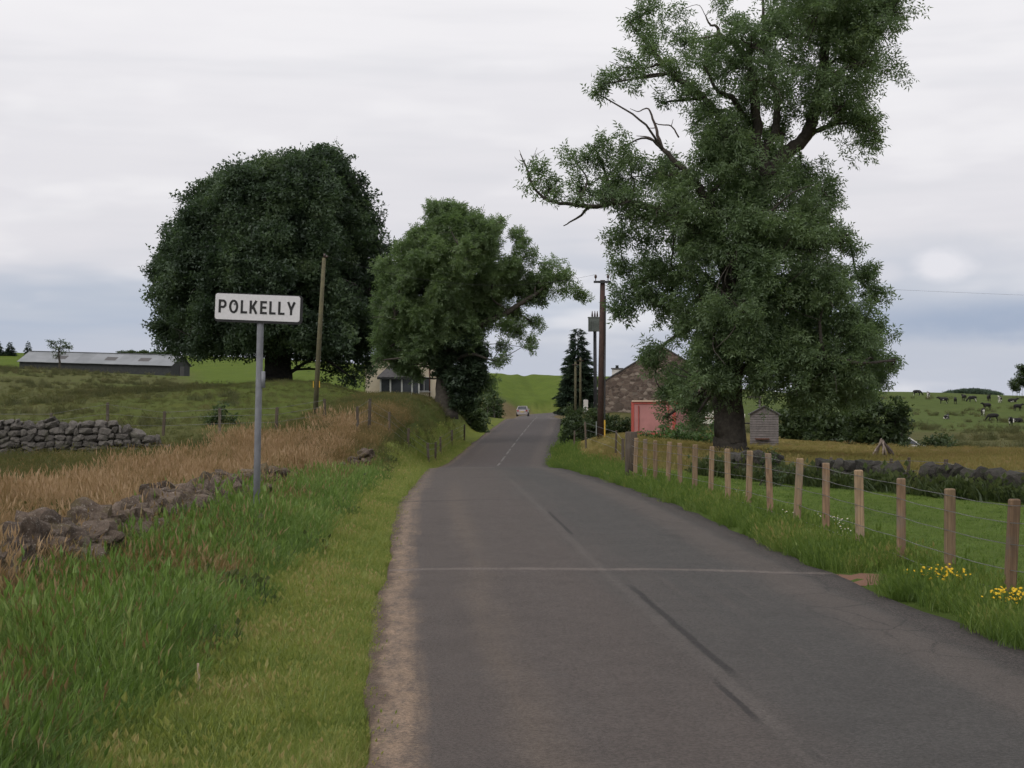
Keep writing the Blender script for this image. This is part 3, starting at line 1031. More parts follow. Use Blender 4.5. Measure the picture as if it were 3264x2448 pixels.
p = fill(5, 60, -HW - 5.2, -HW - 1.6, 90, 14, keep=lambda x, y: np.abs(side_off(x, y) - WOFF(y) + .25) < np.interp(y, [0, 15, 24], [1.0, .95, .9]) + .8 * (vnoise(x, y, 1.2, 27) - .5))
s = rng.uniform(.6, 1.25, len(p)) * np.interp(p[:, 1], [0, 30, 80], [1, 1, 1.1])
scatter_gn('withered_grass', p, s, T['brown'], 'withered brown grass tangled along the fallen stone wall', 6)
dd_ = rng.uniform(9.5, 25.5, 620)
px_ = np.interp(dd_, [9.5, 10.5, 12, 12.8, 14, 16.2, 18, 20.8, 25.5], [-250, -120, 60, 220, 370, 520, 640, 740, 870])
x_ = (px_ - CX) / FN * dd_ + rng.normal(0, .2, 620)
y_ = dd_ * KD + rng.normal(0, .2, 620)
on = vnoise(x_, y_, .8, 44) > .4
p = np.stack([x_, y_, gz(x_, y_) + rng.uniform(.05, .34, 620)], -1)[on]
scatter_gn('wall_grass', p, rng.uniform(.5, 1.0, len(p)), T['brown'], 'brown grass growing out of the fallen stone wall', 6, .35)
k = rng.uniform(size=len(p)) < .45
scatter_gn('wall_seed_grass', p[k] - (0, 0, .05), rng.uniform(.5, .85, k.sum()), T['dry'], 'dry seed grass growing between the fallen wall stones', 6, .3)

p = fill(7, 47, -26, -HW - 1.8, 42, 15, keep=lambda x, y: (side_off(x, y) > WOFF(y) + .2) & (side_off(x, y) - WOFF(y) < 3.0 + .045 * y + 3.5 * (vnoise(x, y, 3.5, 28) - .5)) & (vnoise(x, y, 1.6, 38) < .66))
s = rng.uniform(.6, 1.1, len(p)) * np.interp(p[:, 1], [0, 25, 60], [.95, 1, 1.3]) * np.interp(p[:, 0] + 5 + p[:, 1] * .12, [-8, 0], [.7, 1]) * (.5 + .95 * vnoise(p[:, 0], p[:, 1], .8, 46))
scatter_gn('dry_orange_grass', p, s, T['dry'], 'dry orange seeding grass behind the fallen wall', 6)
p = fill(9, 47, -30, -HW - 2.6, 38, 16, keep=lambda x, y: (side_off(x, y) - WOFF(y) > .3) & (vnoise(x, y, 2.0, 39) > .25))
k = rng.uniform(size=len(p)) < .35
scatter_gn('meadow_grass', p[~k], rng.uniform(.5, 1.0, (~k).sum()) * np.interp(p[~k][:, 1], [0, 25, 60], [.9, 1, 1.3]), T['olive'], 'olive meadow grass before the far stone wall', 5)
scatter_gn('meadow_straw', p[k], rng.uniform(.5, .95, k.sum()), T['brown'], 'brown straw mixed through the left meadow', 6)

p = fill(5, 34, HW + .7, HW + 13, 75, 12, keep=lambda x, y: (y / KD < 34.4 - (x - 6.02) * 1.56))
scatter_gn('pasture_grass', p, rng.uniform(.6, 1.2, len(p)) * np.interp(p[:, 1], [0, 15, 45], [.9, 1.0, 1.5]), T['past'], 'short grazed green grass inside the post fence', 5)

p = fill(26, 66, 1.5, 46, 6, 40, keep=lambda x, y: (y / KD > 34.9 - (x - 6.02) * 1.56) & (side_off(x, y) > 1.0), relx=False)
px = CX + FN * p[:, 0] / (p[:, 1] / KD)
scatter_gn('yellow_rough_grass', p, rng.uniform(.5, 1.0, len(p)) * np.interp(p[:, 1], [45, 62, 75], [1, .6, .42]), T['yellow'], 'yellow brown rough grass beyond the dark dyke', 5)

p = fill(50, 150, -75, -2.5, 1.6, 90, keep=lambda x, y: (side_off(x, y) > 3) & (vnoise(x, y, 4.2, 30) + .5 * (vnoise(x, y, 1.5, 36) - .5) > .56) & ((CX + FN * x / (y / KD)) < 800 - 2.2 * (y / KD - 50)), relx=False)
scatter_gn('rush_clumps', p, rng.uniform(.35, .8, len(p)), T['rush'], 'dark rush tussocks over the left hillside', 5, cat='rushes')

p = fill(46, 100, -40, -3.2, 2.6, 60, keep=lambda x, y: (side_off(x, y) > 1.3), relx=False)
scatter_gn('hillside_grass', p, rng.uniform(.35, .8, len(p)), T['olive'], 'rough grass on the bank below the dark beech', 5)

p = fill(110, 300, 18, 150, .16, 200, keep=lambda x, y: (vnoise(x, y, 9.0, 31) > .48 + .16 * (y / KD > 205)) , relx=False)
scatter_gn('field_rushes', p, rng.uniform(.9, 1.7, len(p)), T['rush'], 'dark rushes at the foot of the cow pasture', 5, cat='rushes')

p = fill(22, 37, 5.2, 14, 60, 30, keep=lambda x, y: np.abs(y / KD - (34.4 - (x - 6.02) * 1.56) + .35) < .38, relx=False)
scatter_gn('dyke_weeds', p, rng.uniform(.45, 1.15, len(p)), T['weed'], 'dark weeds smothering the stone dyke at right', 4, .25, cat='weeds')
# ------------------------------------------------------------------ trees
simple('ash_bark', (.075, .066, .055), (.04, .036, .03), 7, .95, 0, .8, 20)
simple('beech_bark', (.05, .047, .042), (.028, .027, .025), 5, .95, 0, .5, 14)
simple('dead_wood', (.12, .095, .085), (.07, .055, .05), 9, .95)
simple('conifer_bark', (.06, .045, .035), (.035, .028, .022), 7, .95)
leaf_mat('ash_leaves', GR((0, (.075, .115, .055)), (.4, (.115, .17, .08)), (.75, (.155, .215, .10)), (1, (.2, .255, .125))), .5, .45, .25)
leaf_mat('ash_leaves_light', GR((0, (.09, .14, .06)), (.4, (.135, .195, .085)), (.75, (.18, .245, .11)), (1, (.23, .285, .135))), .55, .35, .25)
leaf_mat('beech_leaves', GR((0, (.042, .066, .038)), (.5, (.075, .112, .06)), (1, (.13, .178, .088))), .45, .42, .7)  # wide tone patches put light and dark clump contrast into the leaf colour
leaf_mat('conifer_needles', GR((0, (.025, .042, .028)), (.5, (.045, .07, .044)), (1, (.07, .1, .058))), .25, .6, .3)
leaf_mat('hawthorn_leaves', GR((0, (.035, .055, .024)), (.5, (.065, .095, .038)), (1, (.1, .14, .055))), .4, .5, .35)
leaf_mat('nettle_leaves_b', GR((0, (.05, .09, .028)), (.5, (.08, .14, .04)), (1, (.13, .2, .06))), .4, .6, .3)


def leaf_quad(L, w, base, direc, side, droop=0.0):
    b = np.array(base)
    d = np.array(direc) / np.linalg.norm(direc)
    s = np.array(side) / np.linalg.norm(side)
    return [b, b + d * L * .5 + s * w / 2 + (0, 0, .01), b + d * L + (0, 0, -droop), b + d * L * .5 - s * w / 2 + (0, 0, .01)]


def leaf_tri(L, w, base, direc, side, droop=0.0):
    b = np.array(base)
    d = np.array(direc) / np.linalg.norm(direc)
    s = np.array(side) / np.linalg.norm(side)
    return [b + d * L * .3 + s * w * .6, b - s * w * .25, b + d * L - s * w * .2 + (0, 0, -droop)]


def ash_spray(seed, nleaf=3, pairs=4, ll=.14, lw=.05, rach=.34):
    r = np.random.default_rng(seed)
    Q = []
    for k in range(nleaf):
        a = 2 * math.pi * (k + r.uniform(-.3, .3)) / nleaf
        d = np.array([math.cos(a), math.sin(a), r.uniform(-.35, .35)])
        s = np.array([-math.sin(a), math.cos(a), r.uniform(-.3, .3)])
        for j in range(pairs):
            t = rach * (j + 1) / (pairs + .5)
            b = d * t + np.array([0, 0, -.25 * t * t / rach])
            for sg in (-1, 1):
                Q.append(leaf_tri(ll * r.uniform(.8, 1.15), lw, b, s * sg + d * .6 + (0, 0, r.uniform(-.5, .1)), d, .02))
        Q.append(leaf_tri(ll, lw, d * rach, d + np.array([0, 0, -.4]), s, .03))
    return np.array(Q)


def broad_spray(seed, n=12, L=.16, w=.11, rad=.3):
    r = np.random.default_rng(seed)
    Q = []
    for _ in range(n):
        a = r.uniform(0, 2 * math.pi)
        d = np.array([math.cos(a), math.sin(a), r.uniform(-.7, .35)])
        s = np.cross(d, (0, 0, 1)) + r.normal(0, .35, 3)
        b = np.array([r.uniform(-1, 1), r.uniform(-1, 1), r.uniform(-.45, .45)]) * rad
        Q.append(leaf_tri(L * r.uniform(.7, 1.2), w * r.uniform(.7, 1.2), b, d, s, .03))
    return np.array(Q)


def needle_spray(seed, n=9, L=.34, w=.07):
    r = np.random.default_rng(seed)
    Q = []
    for j in range(n):
        a = r.uniform(-.9, .9)
        d = np.array([math.cos(a), math.sin(a), r.uniform(-.6, .35)])
        b = np.array([r.uniform(0, .3), 0, 0])
        Q.append(leaf_quad(L * r.uniform(.6, 1.1), w, b, d, np.cross(d, (0, 0, 1)) + r.normal(0, .4, 3), .04))
    return np.array(Q)


def rotmats(n, tilt):
    a = rng.uniform(0, 2 * math.pi, n)
    b = rng.normal(0, tilt, n)
    c = rng.normal(0, tilt, n)
    ca, sa, cb, sb, cc, scn = np.cos(a), np.sin(a), np.cos(b), np.sin(b), np.cos(c), np.sin(c)
    Z, O = np.zeros(n), np.ones(n)
    Rz = np.stack([ca, -sa, Z, sa, ca, Z, Z, Z, O], -1).reshape(n, 3, 3)
    Rx = np.stack([O, Z, Z, Z, cb, -sb, Z, sb, cb], -1).reshape(n, 3, 3)
    Ry = np.stack([cc, Z, scn, Z, O, Z, -scn, Z, cc], -1).reshape(n, 3, 3)
    return Rz @ Rx @ Ry


def leaf_mesh(name, templates, pts, scale, mname, tilt=.5, mats=None):
    """one crown mesh from many leaf sprays"""
    n = len(pts)
    pick = rng.integers(0, len(templates), n)
    Vs, As = [], []
    M = rotmats(n, tilt) if mats is None else mats
    for k, t in enumerate(templates):
        idx = np.nonzero(pick == k)[0]
        if not len(idx):
            continue
        q = t.reshape(-1, 3)
        v = np.einsum('nij,kj->nki', M[idx], q) * scale[idx][:, None, None] + pts[idx][:, None, :]
        Vs.append(v.reshape(-1, 3))
        As.append((rng.uniform(0, 1, (len(idx), 1)) * .6 + rng.uniform(0, 1, (len(idx), len(t))) * .4).ravel())
    nk = templates[0].shape[1]
    V = np.concatenate(Vs)
    A = np.concatenate(As)
    return np_mesh(name, V, np.arange(len(V)), np.full(len(V) // nk, nk), [mname], False, {'rnd': ('FACE', 'FLOAT', A)})


def blob_points(blobs, per_m2, sub=9, flat=.8):
    """blobs: (centre xyz, radius, density); sprays gather in sub-clumps spread over each blob"""
    out = []
    for c, r, dn in blobs:
        ns = max(3, int(sub * min(2.2, r)))
        dirs = rng.normal(size=(ns, 3))
        dirs /= np.linalg.norm(dirs, axis=1)[:, None]
        cen = np.array(c) + dirs * r * rng.uniform(.35, .85, (ns, 1)) * (1, 1, flat)
        tot = max(6, int(per_m2 * dn * 4 * r * r))
        w = rng.integers(0, ns, tot)
        q = rng.normal(size=(tot, 3))
        q /= np.linalg.norm(q, axis=1)[:, None]
        rr = r * .42 * rng.uniform(.15, 1.0, (tot, 1)) ** .6
        out.append(cen[w] + q * rr * (1, 1, .7))
    return np.concatenate(out)


def feather_points(blobs, per, twig=9, along=.75, thin=.2, droop=.15):
    """leaf positions gathered along twigs that reach outwards from the middle of each blob"""
    out = []
    for c, r, dn in blobs:
        nt = max(4, int(twig * r * r + 5))
        q = rng.normal(size=(nt, 3))
        q /= np.linalg.norm(q, axis=1)[:, None]
        st = np.array(c) + q * r * rng.uniform(.1, .75, (nt, 1))
        dr = q + rng.normal(0, .45, (nt, 3)) + (0, 0, .12)
        dr /= np.linalg.norm(dr, axis=1)[:, None]
        ln = r * along * rng.uniform(.4, 1.1, nt)
        tot = max(8, int(per * dn * 4 * r * r))
        w = rng.integers(0, nt, tot)
        t = rng.uniform(0, 1, tot) ** .8
        p = st[w] + dr[w] * (ln[w] * t)[:, None] - np.array([0, 0, droop]) * (ln[w] * t * t)[:, None]
        p += rng.normal(0, 1, (tot, 3)) * (thin * r * (1.1 - .6 * t))[:, None] * (1, 1, .7)
        out.append(p)
    return np.concatenate(out)


def limbs_mesh(parts, sides=8):
    mb = MB()
    for pts in parts:
        sp = spline(pts, 5)
        jit = [np.array(q) for q in sp]
        for q in jit[1:-1]:
            q[:3] += rng.normal(0, .25, 3) * min(q[3], .12)
        mb.tube([q[:3] for q in jit], [max(.006, q[3]) for q in jit], sides if pts[0][3] > .12 else 5)
    return mb


def branch_net(skel, blobs, r0=.07, twigs=5):
    """branches from the skeleton to every blob, then twigs inside it"""
    out = []
    S = np.array([q for pts in skel for q in spline(pts, 5)])
    for c, r, dn in blobs:
        c = np.array(c)
        dd = np.linalg.norm(S[:, :3] - c, axis=1) + np.maximum(0, S[:, 2] - c[2]) * .8
        j = int(np.argmin(dd))
        a = S[j]
        if dd[j] < .25:
            continue
        ra = min(a[3] * .7, r0 + .012 * dd[j])
        mid = (a[:3] + c) / 2 + rng.normal(0, .12, 3) * dd[j] + (0, 0, .06 * dd[j])
        out.append([tuple(a[:3]) + (ra,), tuple(mid) + (ra * .75,), tuple(c) + (ra * .45,)])
        for _ in range(twigs):
            e = c + rng.normal(0, 1, 3) * r * .55
            m2 = (c + e) / 2 + rng.normal(0, .12, 3) * r
            out.append([tuple(c) + (ra * .4,), tuple(m2) + (ra * .26,), tuple(e) + (.008,)])
    return out


def loc(pts, base):
    return [(p[0] - base[0], p[1] - base[1], p[2] - base[2]) + tuple(p[3:]) for p in pts]


def poly(d, *pts):
    """photo points (px, py, radius, depth offset in metres) at nominal depth d -> limb"""
    out = []
    for q in pts:
        p = W(q[0], q[1], d + (q[3] if len(q) > 3 else 0) / KD)
        out.append((p.x, p.y, p.z, q[2]))
    return out


# ---- the tall ash by the fence
def big_ash():
    d = 43.0
    base = W(2325, 1452, d)
    base.z = g1(base.x, base.y) - .05
    sk = [poly(d, (2325, 1470, .85), (2325, 1440, .62), (2328, 1380, .54), (2322, 1250, .50), (2330, 1080, .47), (2350, 900, .44), (2392, 720, .40), (2425, 560, .34), (2420, 490, .26)),
          poly(d, (2425, 580, .27), (2490, 500, .25, .4), (2560, 445, .22, .6), (2598, 350, .21, .7), (2622, 230, .19, .6), (2636, 90, .15, .5), (2650, -60, .09, .3), (2655, -190, .03, 0)),
          poly(d, (2420, 500, .2), (2408, 340, .17, -.3), (2388, 205, .14, -.5), (2345, 142, .10, -.6), (2294, 112, .07, -.7), (2286, 86, .05, -.7), (2262, 76, .035, -.7), (2249, 50, .02, -.7)),
          poly(d, (2424, 500, .16), (2476, 395, .13, .5), (2470, 270, .11, .8), (2440, 150, .08, 1), (2432, 30, .05, 1), (2440, -90, .02, 1)),
          poly(d, (2400, 470, .17), (2340, 420, .13, -.8), (2272, 345, .11, -1.2), (2228, 292, .095, -1.4), (2150, 245, .08, -1.5), (2090, 172, .06, -1.6), (2030, 100, .04, -1.6), (1992, 55, .02, -1.6)),
          poly(d, (2390, 395, .12), (2330, 312, .10, -.6), (2288, 288, .07, -.8), (2240, 200, .05, -1)),
          poly(d, (2352, 830, .28), (2280, 760, .2, -.6), (2188, 718, .16, -1.2), (2090, 672, .13, -1.6), (1992, 642, .10, -1.9), (1901, 656, .08, -2.1), (1800, 648, .06, -2.2), (1736, 632, .05, -2.2), (1698, 588, .038, -2.2), (1675, 528, .03, -2.2), (1658, 490, .012, -2.2)),
          poly(d, (1880, 658, .06, -2.1), (1845, 690, .04, -2.2), (1796, 720, .018, -2.3)),
          poly(d, (2340, 960, .30), (2300, 800, .24, -.5), (2258, 655, .2, -1), (2225, 603, .15, -1.1), (2188, 550, .11, -1.2), (2112, 476, .07, -1.3)),
          poly(d, (2345, 1000, .16), (2270, 900, .11, .8), (2180, 850, .08, 1), (2080, 880, .05, 1), (1990, 930, .02, .8)),
          poly(d, (2328, 1120, .15), (2230, 1040, .09, .6), (2140, 1080, .06, .8), (2090, 1130, .03, .8)),
          poly(d, (2340, 900, .25), (2450, 800, .18, .8), (2570, 760, .13, 1.6), (2680, 770, .06, 2)),
          poly(d, (2335, 1080, .22), (2470, 980, .18, .6), (2620, 920, .13, 1.2), (2760, 880, .06, 1.4)),
          poly(d, (2330, 1200, .2), (2450, 1140, .15, -1), (2600, 1130, .12, -1.6), (2740, 1160, .06, -2)),
          poly(d, (2335, 1000, .2), (2390, 900, .16, 2), (2440, 800, .1, 3.2), (2460, 700, .05, 3.6)),
          poly(d, (2540, 460, .1, .5), (2640, 400, .07, 1), (2720, 380, .05, 1.2), (2780, 430, .02, 1.2))]
    dead = [poly(d, (2112, 476, .07, -1.3), (2090, 407, .05, -1.4), (2067, 347, .03, -1.4), (2035, 356, .018, -1.4), (2008, 346, .008, -1.4)),
            poly(d, (2112, 478, .045, -1.3), (2075, 440, .03, -1.4), (2028, 433, .01, -1.4)),
            poly(d, (2164, 438, .03, -1.3), (2140, 402, .025, -1.4), (2098, 396, .02, -1.4), (2078, 382, .01, -1.4)),
            poly(d, (2140, 402, .015, -1.4), (2146, 380, .008, -1.4)), poly(d, (2090, 407, .02, -1.4), (2070, 408, .012, -1.4), (2062, 396, .006, -1.4)),
            poly(d, (1675, 528, .014, -2.2), (1658, 520, .01, -2.2), (1640, 500, .005, -2.2)), poly(d, (1680, 540, .014, -2.2), (1700, 500, .009, -2.2), (1712, 470, .004, -2.2)),
            poly(d, (1700, 500, .008, -2.2), (1735, 478, .004, -2.2)), poly(d, (1664, 500, .01, -2.2), (1655, 478, .004, -2.2))]
    B = [(2700, 60, 150), (2620, 40, 120), (2780, 100, 105), (2850, 40, 75), (2740, 200, 110), (2700, 330, 100), (2750, 395, 80), (2790, 440, 48), (2640, 250, 95), (2680, -60, 170), (2560, -20, 120), (2820, -40, 110), (2740, -160, 120),
         (2480, 100, 95), (2400, 150, 90), (2345, 70, 55), (2330, 220, 100), (2450, 260, 90), (2250, 190, 85), (2520, 200, 75), (2300, 5, 32), (2480, -60, 70),
         (2045, 35, 58), (2130, 60, 70), (2020, 100, 42), (2085, 165, 72), (1985, 205, 58), (1925, 262, 42), (1895, 295, 24), (2150, 240, 66), (2190, 140, 60), (2105, 315, 30), (2040, 250, 40), (2190, 290, 42),
         (2270, 400, 75), (2330, 450, 85), (2400, 420, 60), (2250, 500, 90), (2350, 560, 120), (2470, 560, 110), (2560, 520, 66), (2590, 580, 70), (2640, 610, 52),
         (1895, 470, 66), (1985, 470, 58), (1830, 530, 62), (1915, 560, 76), (2020, 560, 82), (2120, 560, 90), (1765, 590, 42), (1715, 555, 26), (1690, 600, 18), (1855, 610, 45), (1955, 610, 55),
         (2200, 640, 100), (2330, 680, 130), (2470, 680, 135), (2580, 680, 95), (2650, 650, 50), (2100, 690, 60), (2000, 690, 50), (1990, 640, 40),
         (2060, 775, 78), (1975, 765, 52), (1995, 860, 52), (2100, 880, 90), (2200, 800, 110), (2330, 820, 140), (2470, 820, 140), (2590, 790, 95), (2680, 760, 55), (2725, 800, 45),
         (2010, 930, 66), (1965, 985, 48), (2100, 970, 70), (2220, 950, 110), (2350, 980, 130), (2500, 960, 150), (2640, 920, 115), (2760, 880, 60), (2800, 940, 42),
         (2165, 1040, 52), (2270, 1080, 90), (2400, 1120, 130), (2550, 1110, 145), (2680, 1060, 120), (2790, 1060, 60), (2760, 1150, 85), (2830, 1160, 30),
         (2085, 1110, 45), (2060, 1150, 38), (2140, 1190, 66), (2230, 1210, 92), (2300, 1225, 70), (2480, 1175, 95), (2620, 1190, 120), (2730, 1210, 85), (2800, 1190, 42), (2150, 1270, 50), (2215, 1295, 55),
         (2120, 1330, 26), (2210, 1340, 30), (2580, 1265, 60), (2680, 1270, 60), (2420, 1225, 40), (2460, 480, 60), (2500, 420, 50), (2560, 330, 60), (2500, 330, 60), (2390, 300, 60), (2350, 350, 60), (2640, 340, 60), (2560, 130, 70), (2210, 400, 45), (2240, 330, 45)]
    blobs = []
    for px, py, r, oy in ((1850, 628, 26, -2.7), (1770, 612, 24, -2.6), (1920, 628, 32, -2.6), (2010, 640, 36, -2.6), (2100, 668, 48, -2.5), (2180, 705, 52, -2.2), (1715, 575, 18, -2.4), (2200, 280, 36, -2), (2135, 228, 34, -2.1), (2262, 345, 34, -1.8), (2310, 400, 40, -1.6), (2060, 150, 30, -2), (1690, 540, 14, -2.3), (2260, 760, 60, -1.6)):
        blobs.append((tuple(W(px, py, d + oy / KD)), r * d / FN, 1.0))
    for px, py, r in B:
        edge = abs(px - 2400) / 500.0
        sp = max(.3, 2.6 * (1 - edge * .75))
        offs = [rng.uniform(-sp, sp)] if r < 80 else [-sp * rng.uniform(.5, 1), sp * rng.uniform(.3, 1)]
        if px < 2060 and py < 700:
            offs = [-1.6 + rng.uniform(-.5, .5)]
        for o in offs:
            c = W(px + rng.uniform(-12, 12), py + rng.uniform(-12, 12), d + o / KD)
            blobs.append((tuple(c), r * d / FN * rng.uniform(.76, .98), (.62 if py < 420 else (.8 if py < 850 else 1.05)) * (1.0 if r > 60 else 1.5)))
    o = empty('ash_tree', base, 0, 'tall old ash with spreading left arm standing behind the post fence', 'tree')
    net = branch_net(sk[1:], blobs, .05)
    limbs_mesh([loc(p, base) for p in sk + net]).build('trunk', 'ash_bark', o, True)
    for grp in (dead[:5], dead[5:]):
        mbd = limbs_mesh([loc(p, base) for p in grp], 5)
        mbd.build('dead_branch', 'dead_wood', o, True)
    pts = feather_points(blobs, 64, 9, .95, .16) - np.array(base)
    sc_ = rng.uniform(.65, 1.2, len(pts))
    link(bpy.data.objects.new('crown', leaf_mesh('crown', [ash_spray(s, 3, 2, .15, .062, .28) for s in range(6)], pts, sc_, 'ash_leaves', .8)), o)


big_ash()


def profile_blobs(rows, d, depth=.85, n=90, rmin=1.0, rmax=1.8, dens=1.0, shell=(.62, .88)):
    ys = np.array([r[0] for r in rows], float)
    xl = np.array([r[1] for r in rows], float)
    xr = np.array([r[2] for r in rows], float)
    out = []
    w = (xr - xl)
    cw = np.cumsum(np.concatenate([[0], (w[1:] + w[:-1]) / 2 * np.diff(ys)]))
    for _ in range(n):
        y = np.interp(rng.uniform(0, cw[-1]), cw, ys)
        a, b = np.interp(y, ys, xl), np.interp(y, ys, xr)
        hw = (b - a) / 2 * d / FN
        r = min(rng.uniform(rmin, rmax), max(.6, hw * .6))
        th = rng.uniform(0, 2 * math.pi)
        rho = max(0, hw - r * .6) * rng.uniform(shell[0], 1.0) if rng.uniform() < .85 else hw * rng.uniform(0, .5)
        c = W((a + b) / 2, y, d)
        out.append(((c.x + rho * math.cos(th), c.y + rho * depth * math.sin(th), c.z), r, dens))
    return out


def beech():
    d = 87.0
    base = W(885, 1217, d)
    base.z = g1(base.x, base.y) - .1
    rows = [(500, 985, 1075), (530, 800, 1095), (570, 690, 1120), (630, 600, 1160), (700, 560, 1190), (800, 515, 1225), (900, 488, 1240), (1000, 482, 1245), (1070, 505, 1235), (1110, 535, 1220)]
    blobs = profile_blobs(rows, d, .9, 260, .8, 1.5, 1.0)
    for px, py, r, oy in ((1050, 1130, 55, 0), (1110, 1165, 55, -1), (1160, 1170, 50, 1), (1130, 1210, 40, -2), (1060, 1185, 40, 1), (1180, 1130, 50, 0), (1010, 1110, 50, 2), (560, 1120, 34, 0), (620, 1110, 36, -2), (700, 1105, 36, 1), (770, 1100, 40, -2), (820, 1110, 40, 3), (960, 1115, 45, -2),
                           (845, 515, 26, 0), (700, 560, 24, 1), (580, 640, 22, 0), (525, 740, 22, 0), (1150, 570, 16, 0), (1165, 590, 14, 0), (1060, 492, 20, 0), (600, 640, 42, 0), (570, 720, 46, 1), (540, 800, 48, -1), (515, 880, 46, 0), (505, 960, 44, 1), (510, 1040, 40, -1), (650, 590, 40, 0), (740, 555, 38, 0), (1190, 720, 40, 0), (1215, 800, 36, 0), (1150, 640, 40, 0)):
        c = W(px, py, d + oy / KD)
        blobs.append((tuple(c), r * d / FN, 1.0))
    sk = [poly(d, (885, 1235, 1.25), (885, 1205, 1.05), (885, 1150, .92), (885, 1060, .85), (880, 940, .6), (870, 800, .42), (860, 680, .25), (860, 580, .1))]
    for k, (ex, ey, oy) in enumerate(((600, 1000, 1), (560, 850, -2), (640, 680, 2), (760, 600, -3), (950, 570, 2), (1080, 620, -2), (1150, 760, 2), (1180, 920, -1), (1150, 1080, 1), (880, 900, -6), (880, 850, 6), (700, 900, -5), (1020, 900, -5), (700, 900, 5), (1040, 850, 5))):
        sk.append(poly(d, (885, 1120 - 12 * (k % 5), .42), ((885 + ex) / 2, (1090 + ey) / 2 - 20, .3 if ey < 950 else .14, oy * .6), (ex, ey, .1 if ey < 950 else .05, oy)))
    o = empty('beech_tree', base, 0, 'broad dark beech with a domed crown on the left bank', 'tree')
    limbs_mesh([loc(p, base) for p in sk + branch_net(sk, blobs, .06, 3)]).build('trunk', 'beech_bark', o, True)
    # a dense continuous dome: leaves crowd the outer shell, the outline swells and sinks gently
    ry = np.array([q[0] for q in rows], float)
    n = 34000
    y = rng.uniform(490, 1122, n)
    a, b2 = np.interp(y, ry, [q[1] for q in rows]), np.interp(y, ry, [q[2] for q in rows])
    hwm = (b2 - a) / 2 * d / FN
    th = rng.uniform(0, 2 * math.pi, n)
    zz = CAMH + (HOR - y) / FN * d
    arc = th * 8.0
    lump = vnoise(arc, zz, 2.4, 61)
    wave = (lump - .5) * .40 + (vnoise(arc + 9, zz, 1.1, 62) - .5) * .26 + (vnoise(arc, zz, .45, 63) - .5) * .12 - .05
    rho = hwm * (.94 + wave) * (1 - .5 * rng.uniform(0, 1, n) ** 2.2)
    keep = (rng.uniform(0, 1, n) < np.clip(hwm / 7.5, .05, 1)) & (vnoise(arc + 30, zz, 1.3, 64) + .35 * rng.uniform(size=n) > .38)
    cx_ = ((a + b2) / 2 - CX) / FN * d
    dome = np.stack([cx_ + rho * np.cos(th), base.y + .9 * rho * np.sin(th), zz + rng.normal(0, .25, n)], -1)[keep]
    edge = []
    for _ in range(110):
        yy_ = rng.uniform(500, 1110)
        aa, bb_ = np.interp(yy_, ry, [q[1] for q in rows]), np.interp(yy_, ry, [q[2] for q in rows])
        h_ = (bb_ - aa) / 2 * d / FN
        t_ = rng.uniform(0, 2 * math.pi)
        edge.append(((((aa + bb_) / 2 - CX) / FN * d + h_ * .93 * math.cos(t_), base.y + .9 * h_ * .93 * math.sin(t_), CAMH + (HOR - yy_) / FN * d), rng.uniform(.35, .75), 1.3))
    dome = np.concatenate([dome, feather_points(edge, 16, 9, 1.2, .2)])
    pts = np.concatenate([dome, feather_points([(q[0], q[1] * .8, q[2]) for q in blobs[-31:]] + [(tuple(np.array(q[0])), q[1] * .55, 1.0) for q in blobs[:120]], 13, 9, 1.3, .14)]) - np.array(base)
    link(bpy.data.objects.new('crown', leaf_mesh('crown', [broad_spray(s, 16, .24, .17, .42) for s in range(4)], pts, rng.uniform(.75, 1.2, len(pts)), 'beech_leaves', .7)), o)


beech()


